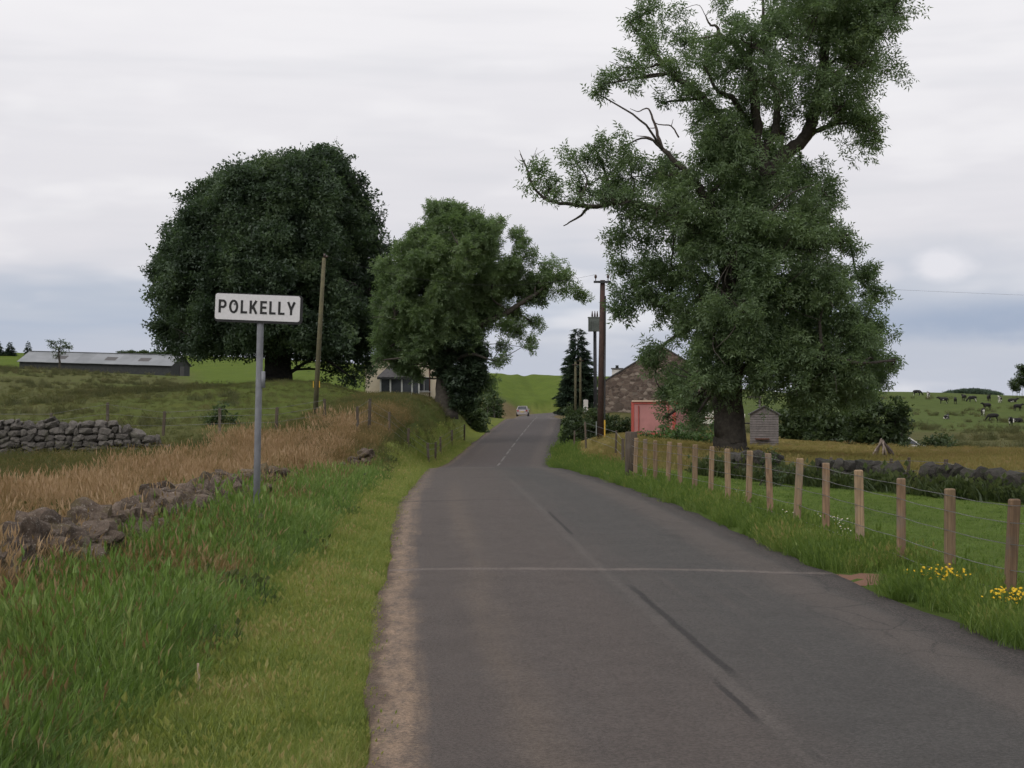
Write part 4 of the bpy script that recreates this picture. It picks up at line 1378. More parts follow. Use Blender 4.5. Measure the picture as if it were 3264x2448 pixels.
def middle_ash():
    d = 75.0
    base = W(1417, 1300, d)
    base.z = g1(base.x, base.y) - .1
    rows = [(672, 1365, 1475), (710, 1325, 1590), (760, 1280, 1660), (820, 1215, 1690), (880, 1200, 1670), (950, 1190, 1600), (1020, 1215, 1560), (1080, 1260, 1550)]
    blobs = profile_blobs(rows, d, .9, 190, .5, 1.0, 1.0)
    low = profile_blobs([(1080, 1300, 1555), (1150, 1345, 1560), (1200, 1395, 1550), (1250, 1400, 1540), (1290, 1405, 1520)], d, .9, 36, .6, 1.0, 1.5)
    ex = [(1600, 860, 46), (1580, 920, 46), (1620, 925, 42), (1560, 985, 42), (1655, 930, 36), (1690, 912, 36), (1600, 990, 32), (1725, 918, 34), (1640, 865, 48), (1700, 880, 44), (1760, 880, 50), (1800, 900, 40), (1840, 935, 24), (1868, 945, 14), (1700, 955, 40), (1650, 1000, 36), (1700, 1030, 26), (1650, 1060, 30), (1690, 1090, 20), (1700, 1110, 14), (1600, 1040, 40), (1600, 1100, 24), (1595, 1150, 26), (1680, 800, 40), (1650, 750, 30),
          (1220, 1010, 45), (1260, 1090, 40), (1220, 1120, 26), (1300, 1150, 45), (1200, 1080, 24), (1290, 1040, 50), (1200, 1150, 20), (1550, 1220, 40), (1320, 1130, 50), (1260, 1150, 30), (1240, 1060, 40), (1235, 1135, 22), (1300, 1180, 30), (1325, 1200, 24), (1285, 1160, 28)]
    for px, py, r in ex:
        blobs.append((tuple(W(px, py, d + rng.uniform(-1, 1) / KD)), r * d / FN, 1.15))
    sk = [poly(d, (1417, 1315, .8), (1417, 1285, .62), (1420, 1200, .5), (1428, 1080, .46), (1440, 960, .36), (1450, 850, .24), (1440, 740, .1)),
          poly(d, (1430, 1090, .28), (1540, 1032, .22, -.5), (1620, 992, .17, -.7), (1690, 950, .11, -.8), (1760, 900, .06, -.8), (1810, 890, .02, -.8)),
          poly(d, (1440, 1000, .24), (1510, 955, .17, .3), (1580, 930, .12, .5), (1640, 880, .08, .6), (1680, 800, .03, .6)),
          poly(d, (1430, 1060, .26), (1370, 960, .18, .8), (1310, 880, .12, 1.2), (1260, 820, .05, 1.4)),
          poly(d, (1430, 1090, .22), (1350, 1040, .16, -1), (1270, 1020, .09, -1.6), (1220, 1010, .03, -1.6)),
          poly(d, (1440, 920, .2), (1500, 820, .14, -.6), (1560, 740, .08, -.8), (1600, 700, .02, -.8)),
          poly(d, (1445, 900, .2), (1400, 800, .14, 1.4), (1390, 700, .05, 2)), poly(d, (1440, 960, .2), (1450, 860, .14, -2), (1460, 780, .06, -3)), poly(d, (1420, 1160, .14), (1500, 1130, .1, -1), (1570, 1150, .04, -1.2))]
    o = empty('ash_tree', base, 0, 'round lighter green ash beside the cream house, ivy thick on its trunk', 'tree')
    sk[0] = [(base.x, base.y, base.z - .3, .85)] + sk[0][1:]
    limbs_mesh([loc(p, base) for p in sk + branch_net(sk, blobs, .045, 4)]).build('trunk', 'ash_bark', o, True)
    pts = feather_points(blobs, 44) - np.array(base)
    link(bpy.data.objects.new('crown', leaf_mesh('crown', [ash_spray(s, 3, 2, .19, .085, .3) for s in range(5)], pts, rng.uniform(.7, 1.15, len(pts)), 'ash_leaves_light', .8)), o)
    pts = blob_points(low, 18) - np.array(base)
    iv = link(bpy.data.objects.new('ivy', leaf_mesh('ivy', [broad_spray(s, 12, .24, .18, .3) for s in range(3)], pts, rng.uniform(.7, 1.1, len(pts)), 'beech_leaves', .5)), o)
    iv['label'] = 'dark ivy and low shoots around the trunk'


middle_ash()


def conifer(px, base_py, top_py, wpx, d, label, ntier=26, base_z=None):
    b = W(px, base_py, d)
    b.z = g1(b.x, b.y) - .1 if base_z is None else base_z
    top = W(px, top_py, d).z - b.z
    hw = wpx * d / FN / 2
    o = empty('spruce_tree', b, 0, label, 'tree')
    mb = MB().tube([(0, 0, 0), (0, 0, top * .5), (0, 0, top * .97)], [max(.04, top * .02), top * .012, .01], 7)
    P, D_ = [], []
    for t in range(ntier):
        q = t / (ntier - 1)
        z = top * (.05 + .93 * q)
        r = hw * (1 - q) ** .8 * (1.0 if q > .12 else .8) + .06
        nb = max(4, int(12 * (1 - q) + 4))
        for k in range(nb):
            a = 2 * math.pi * (k + rng.uniform(-.35, .35)) / nb + t
            L = r * rng.uniform(.6, 1.2)
            zj = z + rng.uniform(-.5, .5) * top / ntier
            e = (math.cos(a) * L, math.sin(a) * L, zj - rng.uniform(.1, .4) * L)
            if t % 2 == 0:
                mb.tube([(0, 0, zj), e], [.02, .006], 4, False)
            ns = max(3, int(L / .09))
            for s in range(ns):
                f = (s + .6) / ns
                P.append((e[0] * f, e[1] * f, zj + (e[2] - zj) * f ** 1.3 + rng.normal(0, .06)))
                D_.append(a)
    mb.build('trunk', 'conifer_bark', o)
    P = np.array(P)
    a = np.array(D_) + rng.normal(0, .4, len(P))
    ca, sa, Z, O = np.cos(a), np.sin(a), np.zeros(len(P)), np.ones(len(P))
    M = np.stack([ca, -sa, Z, sa, ca, Z, Z, Z, O], -1).reshape(-1, 3, 3)
    link(bpy.data.objects.new('crown', leaf_mesh('crown', [needle_spray(s) for s in range(4)], P, rng.uniform(.7, 1.3, len(P)) * max(.8, hw / 1.7), 'conifer_needles', 0, M)), o)
    return o


conifer(1842, 1302, 1046, 138, 108, 'dark pointed spruce behind the roadside poles', 30)
conifer(90, 1128, 1090, 26, 262, 'lone tiny spruce standing above the barn roof', 10)
conifer(32, 1140, 1092, 44, 258, 'small spruce on the skyline left of the barn roof', 12)
conifer(-6, 1142, 1086, 44, 256, 'spruce cut by the left picture edge on the skyline', 12)


def bush(name, base, blobs, label, mname='hawthorn_leaves', cat='bush', spray=None, dens=11, fill_=2.2, stem=True, tilt=.5, group=None):
    """blobs are (dx, dy, z, r) in metres from the base"""
    o = empty(name, base, 0, label, cat, group)
    bb = [((b[0], b[1], b[2]), b[3], 1.0) for b in blobs]
    mb = MB()
    for b in blobs:
        a = rng.normal(0, .1, 2)
        mb.tube([(b[0] * .9 + a[0], b[1] * .9 + a[1], min(-.15, b[2] - b[3] * 1.5)), (b[0], b[1], b[2])], [.035, .012], 5)
        for _ in range(3):
            e = np.array(b[:3]) + rng.normal(0, .35, 3) * b[3]
            mb.tube([b[:3], tuple(e)], [.015, .006], 4, False)
    tag(mb.build('stems', 'ash_bark', o), kind='stuff')
    pts = blob_points(bb, dens * fill_, 12)
    link(bpy.data.objects.new('foliage', leaf_mesh('foliage', spray or [broad_spray(s, 12, .16, .12, .26) for s in range(3)], pts, rng.uniform(.7, 1.2, len(pts)), mname, tilt)), o)
    return o


def bushpx(name, px, py, d, spots, label, fill_down=True, **kw):
    """spots: (px, py, r_px, depth offset)"""
    b = W(px, py, d)
    b.z = g1(b.x, b.y)
    bl = []
    for s in spots:
        c = W(s[0], s[1], d + s[3] / KD) - b
        r = s[2] * d / FN
        zg = g1(b.x + c.x, b.y + c.y) - b.z
        z = max(c.z, zg + r * .5)
        bl.append((c.x, c.y, z, r))
        while fill_down and z - r * .75 > zg:
            z = max(z - r * 1.2, zg + r * .4)
            bl.append((c.x + rng.normal(0, .2) * r, c.y + rng.normal(0, .2) * r, z, r))
            if z <= zg + r * .41:
                break
    return bush(name, b, bl, label, **kw)


big = [broad_spray(s, 12, .24, .18, .34) for s in range(3)]
bushpx('hawthorn_bush', 2790, 1412, 66, [(2790, 1300, 62, 0), (2840, 1330, 50, 1), (2750, 1340, 60, -1), (2820, 1375, 48, 0), (2770, 1385, 48, 1), (2860, 1290, 30, 0), (2865, 1355, 30, .5)], 'dark rounded hawthorn at the right foot of the tall ash', spray=big, dens=10)
bushpx('elder_bush', 2570, 1415, 70, [(2520, 1330, 50, 0), (2580, 1320, 60, 1), (2640, 1330, 60, 0), (2690, 1340, 50, -1), (2550, 1380, 50, 0), (2610, 1385, 50, -1), (2670, 1390, 45, 0), (2510, 1385, 40, 0), (2620, 1270, 60, 2), (2560, 1270, 50, 2), (2690, 1280, 50, 2)], 'mixed green elder scrub right of the wooden shed', spray=big, dens=10)
bushpx('bramble_mound', 2990, 1436, 62, [(2960, 1415, 26, 0), (3000, 1405, 28, 0), (3035, 1418, 24, .5), (2930, 1425, 18, 0), (3010, 1428, 22, -.6), (2880, 1428, 14, 0)], 'low dark green bramble mound beside the white car roof', dens=12)
bushpx('nettle_patch', 2150, 1400, 58, [(2060, 1385, 22, 0), (2110, 1375, 24, .5), (2160, 1380, 26, 0), (2205, 1385, 24, -.4), (2250, 1392, 22, 0), (2180, 1360, 20, 1), (2130, 1395, 20, -.5), (2270, 1365, 22, 1), (2230, 1370, 22, .5)], 'bright green nettles in front of the red container', mname='nettle_leaves_b', cat='nettles', dens=13)
bushpx('roadside_hedge', 1850, 1345, 74, [(1825, 1345, 34, 0), (1870, 1345, 36, 0), (1915, 1352, 34, 0), (1960, 1358, 32, 0), (2000, 1362, 26, 0), (1815, 1325, 28, 0), (1850, 1322, 30, .5), (1890, 1325, 30, 0), (1920, 1335, 26, 0), (1955, 1340, 26, .6), (1990, 1345, 26, 0), (1830, 1355, 24, -1), (1870, 1360, 26, -1), (1810, 1300, 14, 1), (1940, 1365, 20, -.8)], 'clipped dark hedge beside the road at the pole foot', cat='hedge', dens=12)
bushpx('roadside_hedge', 1540, 1330, 88, [(1440, 1290, 34, 0), (1480, 1285, 40, 0), (1520, 1285, 40, 0), (1555, 1280, 34, 34), (1590, 1285, 26, 38), (1450, 1318, 26, -1), (1495, 1320, 28, -1), (1525, 1318, 24, -1), (1580, 1300, 20, 36), (1570, 1255, 22, 36), (1410, 1310, 24, 0)], 'overgrown hedge left of the far road under the lighter ash', cat='hedge', dens=10, spray=big)
bushpx('thorn_shrub', 2455, 1560, 31, [(2450, 1470, 30, 0), (2465, 1500, 34, 0), (2445, 1530, 30, 0), (2470, 1550, 26, 0), (2455, 1445, 18, 0)], 'narrow dark shrub growing through the post fence', dens=13, spray=[broad_spray(s, 12, .08, .05, .16) for s in range(3)])
bushpx('thistle_patch', 760, 1340, 55, [(690, 1320, 14, 0), (705, 1300, 12, 0), (740, 1330, 12, 0), (675, 1335, 14, 0)], 'dark thistle patch on the bank left of the sign post', cat='thistles', dens=12)
bushpx('skyline_hedge', 450, 1132, 296, [(385 + 11 * k, 1125 + 2 * math.sin(k * 1.7), 9 + 2 * math.sin(k * 2.3), 0) for k in range(16)], 'low hedge along the skyline above the barn', cat='hedge', spray=[broad_spray(3, 12, .4, .28, .5)], dens=5)
bushpx('hawthorn_bush', 3215, 1262, 300, [(3262, 1190, 24, 0), (3245, 1215, 22, 1), (3230, 1225, 18, 0), (3275, 1215, 30, 2), (3300, 1180, 40, 0), (3240, 1240, 14, 0), (3255, 1170, 14, 0)], 'dark field tree cut by the right picture edge', fill_down=False, cat='tree', spray=[broad_spray(s, 12, .4, .3, .55) for s in range(2)], dens=4)


def small_tree(px, base_py, d, blobs, label):
    b = W(px, base_py, d)
    b.z = g1(b.x, b.y)
    o = empty('thorn_tree', b, 0, label, 'tree')
    bb = []
    for x, y, r, oy in blobs:
        c = W(x, y, d + oy / KD) - b
        bb.append((tuple(c), r * d / FN, 1.0))
    top = W(px, base_py - 45, d) - b
    sk = [[(0, 0, -.2, .16), (.05, 0, top.z * .4, .13), (0, 0, top.z, .08)]]
    limbs_mesh(sk + branch_net(sk, bb, .05, 3)).build('trunk', 'ash_bark', o, True)
    pts = blob_points(bb, 9)
    link(bpy.data.objects.new('crown', leaf_mesh('crown', [broad_spray(s, 12, .22, .15, .34) for s in range(3)], pts, rng.uniform(.7, 1.1, len(pts)), 'hawthorn_leaves', .4)), o)


small_tree(188, 1158, 140, [(165, 1092, 16, 0), (192, 1090, 16, .4), (215, 1102, 15, 0), (175, 1110, 18, -.4), (200, 1115, 18, 0), (182, 1135, 15, 0), (222, 1110, 9, 0), (158, 1088, 9, 0)], 'small thorn tree in front of the long barn roof')


def distant_wood():
    pts = []
    for _ in range(420):
        px = rng.uniform(3015, 3190)
        d = rng.uniform(1150, 1350)
        x = (px - CX) / FN * d
        z = g1(x, KD * d)
        ztop = CAMH + (HOR - (1262 - 17 * math.sin(math.pi * np.clip((px - 2990) / 210, 0, 1)) - rng.uniform(0, 3))) / FN * d
        for k in range(9):
            pts.append((x + rng.normal(0, 1.2), KD * d + rng.normal(0, 1.2), z + (ztop - z) * rng.uniform(.3, 1.0) ** .7))
    pts = np.array(pts)
    o = link(bpy.data.objects.new('distant_wood', leaf_mesh('distant_wood', [broad_spray(9, 8, 1.8, 1.3, 1.6)], pts, rng.uniform(.8, 1.3, len(pts)), 'conifer_needles', .5)))
    tag(o, 'dark wood on the far hill at right', 'wood', kind='stuff')


distant_wood()
# ------------------------------------------------------------------ sign, fences, poles
simple('sign_white', (.60, .59, .60), (.55, .54, .55), 30, .55)
simple('sign_black', (.018, .018, .02), (.03, .03, .03), 8, .6)
simple('galvanised_grey', (.20, .205, .225), (.15, .155, .17), 7, .55, .0, .2, 60)
wood('new_fence_wood', (.28, .2, .122), (.17, .118, .074))
wood('red_fence_wood', (.22, .145, .088), (.13, .085, .055))
wood('old_fence_wood', (.11, .085, .062), (.06, .05, .04))
simple('fence_wire', (.20, .20, .19), (.12, .12, .12), 5, .5, .6)
simple('pole_wood', (.07, .042, .034), (.045, .03, .026), 6, .9, 0, .3, 30)
simple('pole_wood_green', (.115, .105, .06), (.075, .07, .045), 6, .9, 0, .3, 30)
simple('dark_steel', (.05, .052, .055), (.035, .036, .04), 6, .5, .3)
simple('ceramic_brown', (.06, .035, .028), None, 6, .3, spec=.5)
simple('transformer_grey', (.22, .25, .23), (.17, .19, .18), 5, .6)
simple('yellow_plastic', (.55, .34, .05), None, 5, .6)


def rrect(x0, x1, z0, z1, r, n=6):
    out = []
    for cx, cz, a0 in ((x1 - r, z0 + r, -90), (x1 - r, z1 - r, 0), (x0 + r, z1 - r, 90), (x0 + r, z0 + r, 180)):
        for k in range(n + 1):
            a = R(a0 + 90 * k / n)
            out.append((cx + r * math.cos(a), cz + r * math.sin(a)))
    return out


def stroke(mb, pts, w, y0, y1):
    """a flat-ended stroke drawn in x,z"""
    P = [Vector((p[0], p[1])) for p in pts]
    Ls, Rs = [], []
    for i, p in enumerate(P):
        a = (P[i] - P[i - 1]).normalized() if i else (P[1] - P[0]).normalized()
        b = (P[i + 1] - P[i]).normalized() if i < len(P) - 1 else a
        n = (Vector((-a.y, a.x)) + Vector((-b.y, b.x)))
        n.normalize()
        k = 1 / max(.5, n.dot(Vector((-a.y, a.x))))
        Ls.append(p + n * w / 2 * k)
        Rs.append(p - n * w / 2 * k)
    n = len(P)
    vs = [(q.x, y, q.y) for y in (y0, y1) for q in Ls + Rs]
    fs = []
    for i in range(n - 1):
        fs += [(i, i + 1, n + i + 1, n + i), (2 * n + i, 3 * n + i, 3 * n + i + 1, 2 * n + i + 1),
               (i, 2 * n + i, 2 * n + i + 1, i + 1), (n + i, n + i + 1, 3 * n + i + 1, 3 * n + i)]
    fs += [(0, n, 3 * n, 2 * n), (n - 1, 3 * n - 1, 4 * n - 1, 2 * n - 1)]
    mb.add(vs, fs)


def place_sign():
    d = 16.85
    b = W(813, 1640, d)
    b.z = g1(b.x, b.y)
    o = empty('place_name_sign', b, 0, 'white POLKELLY place sign on a tall grey post in the verge', 'sign')
    s = d / FN
    # the plate leans slightly clockwise, the post leans a little to the right at its head
    topc = W(822, 981, d) - b
    pt = W(829, 1030, d) - b
    mb = MB()
    mb.tube([(0, .03, -.35), (pt.x * .5, .03, pt.z * .5), (pt.x, .03, pt.z), (pt.x + .01, .03, topc.z + .1)], [.047, .046, .046, .046], 12)
    mb.build('post', 'galvanised_grey', o, True)
    clip = MB().tube([(pt.x * .72 + .05, .03, pt.z * .69), (pt.x * .72 + .05, .03, pt.z * .77)], .035, 8)
    clip.build('post_clip', 'galvanised_grey', o, True)
    hw, hh = 268 * s / 2, 82 * s / 2
    M = Matrix.Translation(topc) @ Matrix.Rotation(R(2.1), 4, 'Y') @ Matrix.Rotation(R(3), 4, 'Z')

    def part(name, mb, mname, parent=o, smooth=False):
        p = mb.build(name, mname, parent, smooth)
        p.data.transform(M)
        return p
    k = part('backing_plate', MB().front(rrect(-hw - .008, hw + .036, -hh - .034, hh + .012, .05), -.026, -.003), 'sign_black')
    f = part('face_plate', MB().front(rrect(-hw, hw, -hh, hh, .032), -.032, -.027), 'sign_white')
    part('rail', MB().box((0, .012, hh * .5), (hw * 1.9, .028, .03)), 'galvanised_grey')
    part('rail', MB().box((0, .012, -hh * .5), (hw * 1.9, .028, .03)), 'galvanised_grey')
    H, w = .176, .030
    fy0, fy1 = -.0355, -.0322
    arc = lambda cx, cz, rx, rz, a0, a1, n=14: [(cx + rx * math.cos(R(a0 + (a1 - a0) * i / n)), cz + rz * math.sin(R(a0 + (a1 - a0) * i / n))) for i in range(n + 1)]
    G = {'P': (.106, lambda: [[(w / 2, 0), (w / 2, H)], [(w, H - w / 2), (.056, H - w / 2)] + arc(.056, H * .675, .034, H * .325 - w / 2, 78, -78, 10) + [(.056, H * .35 + w / 2), (w, H * .35 + w / 2)]]),
         'O': (.122, lambda: [arc(.061, H / 2, .061 - w / 2, H / 2 - w / 2 + .004, 90, 450, 30)]),
         'L': (.086, lambda: [[(w / 2, 0), (w / 2, H)], [(w, w / 2), (.086, w / 2)]]),
         'K': (.108, lambda: [[(w / 2, 0), (w / 2, H)], [(w * .85, H * .36), (.088, H)], [(.046, H * .56), (.092, 0)]]),
         'E': (.090, lambda: [[(w / 2, 0), (w / 2, H)], [(w, w / 2), (.09, w / 2)], [(w, H / 2), (.082, H / 2)], [(w, H - w / 2), (.088, H - w / 2)]]),
         'Y': (.110, lambda: [[(.055, 0), (.055, H * .42)], [(.012, H), (.055, H * .40)], [(.098, H), (.055, H * .40)]])}
    word = 'POLKELLY'
    gap = .0315
    tot = sum(G[c][0] for c in word) + gap * (len(word) - 1)
    x = -tot / 2 - .008
    sc_x = (hw * 2 * .905) / tot
    for c in word:
        mb = MB()
        for i, st in enumerate(G[c][1]()):
            stroke(mb, st, w if c != 'O' else w * .98, fy0 - .0006 * i, fy1)
        mb.v = [((v[0] + x) * sc_x, v[1], v[2] - H / 2 + .004) for v in mb.v]
        part('letter', mb, 'sign_black', f)
        x += G[c][0] + gap
    dent = MB().tube([(-.305, -.0345, .035), (-.305, -.0325, .035)], .016, 10)
    dent.v = [v for v in dent.v]
    part('dent', dent, 'galvanised_grey', f)


place_sign()


def fence_post(mb, base, h, w, lean=(0, 0), top='flat', dep=.35):
    bx, by, bz = base
    M = Matrix.Translation((bx, by, bz)) @ Matrix(((1, 0, lean[0], 0), (0, 1, lean[1], 0), (0, 0, 1, 0), (0, 0, 0, 1)))
    hw = w / 2
    b = w * .12
    out = [(-hw + b, -hw), (hw - b, -hw), (hw, -hw + b), (hw, hw - b), (hw - b, hw), (-hw + b, hw), (-hw, hw - b), (-hw, -hw + b)]
    mb.prism(out, -dep, h - b, mtx=M)
    n = 8
    o = len(mb.v)
    t = [M @ Vector((x * .82, y * .82, h)) for x, y in out]
    # chamfered top, joined to the ring below
    mb.v += [tuple(v) for v in t]
    ring = list(range(o - n, o))
    mb.f = mb.f[:-10] + [f for f in mb.f[-10:] if set(f) != set(ring)]
    mb.f += [(ring[i], ring[(i + 1) % n], o + (i + 1) % n, o + i) for i in range(n)] + [tuple(o + i for i in range(n))]
    return mb


def post_fence():
    root = empty('post_and_wire_fence', (5.0, 12, g1(5.0, 12)), 0, 'new timber post and wire fence along the right verge', 'fence')
    org = root.location
    S, A0 = 1.27, 5.62
    tops = []
    meas = {0: 1591, 1: 1557, 2: 1524, 3: 1498, 4: 1476, 5: 1461, 6: 1446, 7: 1437, 8: 1430, 9: 1423, 10: 1417, 11: 1412, 12: 1408, 13: 1404, 14: 1400, 15: 1396}
    for k in range(-3, 16):
        d = S * (9.2 + k)
        x = A0 - .085 * d
        y = KD * d
        z = g1(x, y)
        if k in meas:
            ztop = CAMH + (HOR - meas[k]) / FN * d
        else:
            ztop = z + 1.12
        h = ztop - z
        w = .088 + .012 * rng.uniform()
        lean = (rng.normal(0, .022), rng.normal(0, .02))
        if k == 6:
            lean = (-.02, .1)
        mb = fence_post(MB(), (x - org.x, y - org.y, z - org.z), h, w, lean)
        mname = 'new_fence_wood' if (k % 2 == 1 or k > 7) else 'red_fence_wood'
        if k == 3:
            mname = 'new_fence_wood'
        mb.build('post', mname, root)
        tops.append(Vector((x + lean[0] * h - .055, y, ztop)))
    # the stout strainer where the fence ends
    d = 31.2
    x, y = (2012 - CX) / FN * d, KD * d
    z = g1(x, y)
    zt = CAMH + (HOR - 1376) / FN * d
    sp = MB().tube([(x - org.x, y - org.y, z - org.z - .3), (x - org.x, y - org.y, zt - org.z - .02), (x - org.x, y - org.y, zt - org.z)], [.155, .15, .12], 12).build('strainer_post', 'old_fence_wood', root, True)
    sp['label'] = 'stout round strainer post at the far end'
    tops.append(Vector((x, y, zt - .1)))
    for dz in (-.06, -.22, -.42, -.66, -.86):
        pts = []
        for a, b in zip(tops[:-1], tops[1:]):
            for t in (0, .5):
                q = a.lerp(b, t)
                pts.append((q.x - org.x, q.y - org.y, q.z - org.z + dz - (.012 if t else 0)))
        q = tops[-1]
        pts.append((q.x - org.x, q.y - org.y, q.z - org.z + dz))
        MB().tube(pts, .0042, 4, False).build('wire', 'fence_wire', root)


post_fence()


def wire_fence(name, label, posts, wires=(.95, .7, .4), mname='old_fence_wood', w=.1):
    """posts: (px, d, height)"""
    P = []
    for px, d, h in posts:
        g = ground(px, d)
        P.append((g, h))
    root = empty(name, P[0][0], 0, label, 'fence')
    o = P[0][0]
    for g, h in P:
        fence_post(MB(), g - o, h, w * rng.uniform(.85, 1.2), (rng.normal(0, .03), rng.normal(0, .03))).build('post', mname, root)
    for q in wires:
        MB().tube([(g.x - o.x, g.y - o.y - w / 2 - .005, g.z - o.z + h * q) for g, h in P], .006, 4, False).build('wire', 'fence_wire', root)


wire_fence('old_wire_fence', 'dark weathered wire fence behind the far stone wall', [(-150, 50, 1.1), (160, 50, 1.15), (342, 50.5, 1.5), (520, 51, 1.0), (700, 51, 1.05), (880, 50, 1.0), (1035, 49, 1.0)])
wire_fence('old_wire_fence', 'low dark wire fence along the bank left of the dip', [(1140, 44, 1.0), (1176, 45, 1.25), (1240, 48, 1.0), (1300, 52, 1.0), (1366, 56, 1.05), (1388, 60, 1.0), (1404, 64, 1.0), (1440, 70, 1.0), (1480, 77, 1.0)])
wire_fence('old_wire_fence', 'dark leaning posts and wire along the right dyke', [(2650, 31.8, .68), (2838, 30.6, .72), (2892, 30.2, .78), (3015, 29.3, .8), (3150, 28.3, .6), (3330, 27.0, .8)], (.9, .6), w=.075)
wire_fence('pole_side_fence', 'thin fence stakes in the long grass by the right pole', [(1830, 66, 1.0), (1868, 60, 1.25), (1962, 44, 1.05), (1985, 40, .9)], mname='old_fence_wood', w=.08)


def pole_left():
    d = 58.0
    b = W(1003, 1338, d)
    b.z = g1(b.x, b.y)
    t = W(1033, 822, d) - b
    o = empty('electricity_pole', b, 0, 'slim pale green wooden pole in front of the dark beech', 'pole')
    MB().tube([(0, 0, -.4), (t.x * .5, 0, t.z * .5), (t.x, 0, t.z)], [.125, .11, .088], 10).build('shaft', 'pole_wood_green', o, True)
    MB().tube([(t.x + .02, 0, t.z - .02), (t.x + .02, 0, t.z + .1), (t.x + .02, 0, t.z + .2)], [.03, .055, .035], 8).build('insulator', 'ceramic_brown', o, True)
    MB().tube([(t.x + .1, -.05, t.z + .0), (t.x + .16, -.05, t.z + .1)], [.05, .03], 8).build('insulator', 'ceramic_brown', o, True)
    f = (1338 - 1232) / 516
    for s in (-1, 1):
        MB().box((t.x * f + s * .14, -.06, t.z * f), (.04, .06, .3)).build('cable_guard', 'yellow_plastic', o)
    return b + Vector((t.x + .02, 0, t.z + .2))


def pole_right():
    d = 63.0
    b = W(1913, 1395, d)
    b.z = g1(b.x, b.y)
    t = W(1921, 893, d) - b
    o = empty('electricity_pole', b, 0, 'tall brown pole with a crossarm beside the road at right', 'pole')
    MB().tube([(0, 0, -.4), (t.x * .5, 0, t.z * .5), (t.x, 0, t.z)], [.16, .145, .125], 12).build('shaft', 'pole_wood', o, True)
    arm = MB().box((t.x - .03, -.17, t.z - .1), (.86, .09, .11)).build('crossarm', 'dark_steel', o)
    tips = []
    for x in (-.36, .26):
        MB().tube([(t.x + x, -.17, t.z - .04), (t.x + x, -.17, t.z + .06), (t.x + x, -.17, t.z + .13), (t.x + x, -.17, t.z + .22), (t.x + x, -.17, t.z + .27)], [.02, .02, .07, .06, .03], 8).build('insulator', 'ceramic_brown', arm, True)
        tips.append(b + Vector((t.x + x, -.17, t.z + .27)))
    MB().tube([(t.x * .1 + .2, -.08, .1), (t.x * .6 + .17, -.1, t.z * .6), (t.x + .13, -.12, t.z * .9)], .035, 6).build('service_cable', 'dark_steel', o)
    MB().box((.22, -.1, .42), (.07, .06, 1.0)).build('cable_guard', 'yellow_plastic', o)
    MB().box((-.2, -.1, .5), (.05, .05, .7)).build('step_guard', 'transformer_grey', o)
    return tips


def pole_transformer():
    d = 77.0
    b = ground(1898, d)
    t = W(1896, 1030, d) - b
    o = empty('transformer_pole', b, 0, 'dark pole carrying a grey transformer box before the spruce', 'pole')
    MB().tube([(0, 0, -.3), (t.x * .5, 0, t.z * .5), (t.x, 0, t.z + .4)], [.12, .11, .1], 10).build('shaft', 'dark_steel', o, True)
    q = W(1894, 1036, d) - b
    bx = MB().box((q.x, -.42, q.z), (.76, .56, .82), bev=.06)
    box = bx.build('tank', 'transformer_grey', o)
    MB().box((q.x, -.42, q.z + .44), (.82, .62, .05)).build('lid', 'transformer_grey', box)
    for k in range(5):
        MB().box((q.x - .26 + .13 * k, -.735, q.z - .05), (.03, .07, .6)).build('cooling_fin', 'transformer_grey', box)
    for x in (-.14, .02, .17):
        MB().tube([(q.x + x, -.42, q.z + .46), (q.x + x, -.42, q.z + .56), (q.x + x, -.42, q.z + .68), (q.x + x, -.42, q.z + .84)], [.045, .06, .045, .02], 7).build('bushing', 'ceramic_brown', box, True)
    MB().box((q.x, -.1, q.z - .2), (.3, .22, .08)).build('bracket', 'dark_steel', o)


def thin_pole(px, top, d, label):
    b = ground(px, d)
    t = W(px, top, d).z - b.z
    o = empty('telephone_pole', b, 0, label, 'pole')
    MB().tube([(0, 0, -.3), (0, 0, t * .5), (0, 0, t)], [.11, .095, .08], 8).build('shaft', 'pole_wood_green', o, True)
    MB().box((0, -.1, t - .25), (.5, .05, .06)).build('crossarm', 'pole_wood', o)
    MB().tube([(0, 0, t), (0, 0, t + .06)], [.1, .02], 8).build('cap', 'dark_steel', o, True)


lt = pole_left()
rt = pole_right()
pole_transformer()
thin_pole(1834, 1152, 96, 'left thin grey pole of the pair before the spruce')
thin_pole(1850, 1140, 102, 'right thin grey pole of the pair before the spruce')


def cable(name, a, b, sag, r, label, n=24):
    a, b = Vector(a), Vector(b)
    pts = [tuple(a.lerp(b, k / n) - a + Vector((0, 0, -sag * 4 * (k / n) * (1 - k / n)))) for k in range(n + 1)]
    o = MB().tube(pts, r, 4, False).build(name, 'dark_steel', None, loc=a)
    tag(o, label, 'cable')


cable('overhead_wire', rt[1], (80, 62 * KD, 6.2), .7, .004, 'thin overhead wire leaving the crossarm pole to the right')
cable('overhead_wire', lt + Vector((.1, 0, -.1)), rt[0], .9, .005, 'faint wire between the left pole and the crossarm pole')
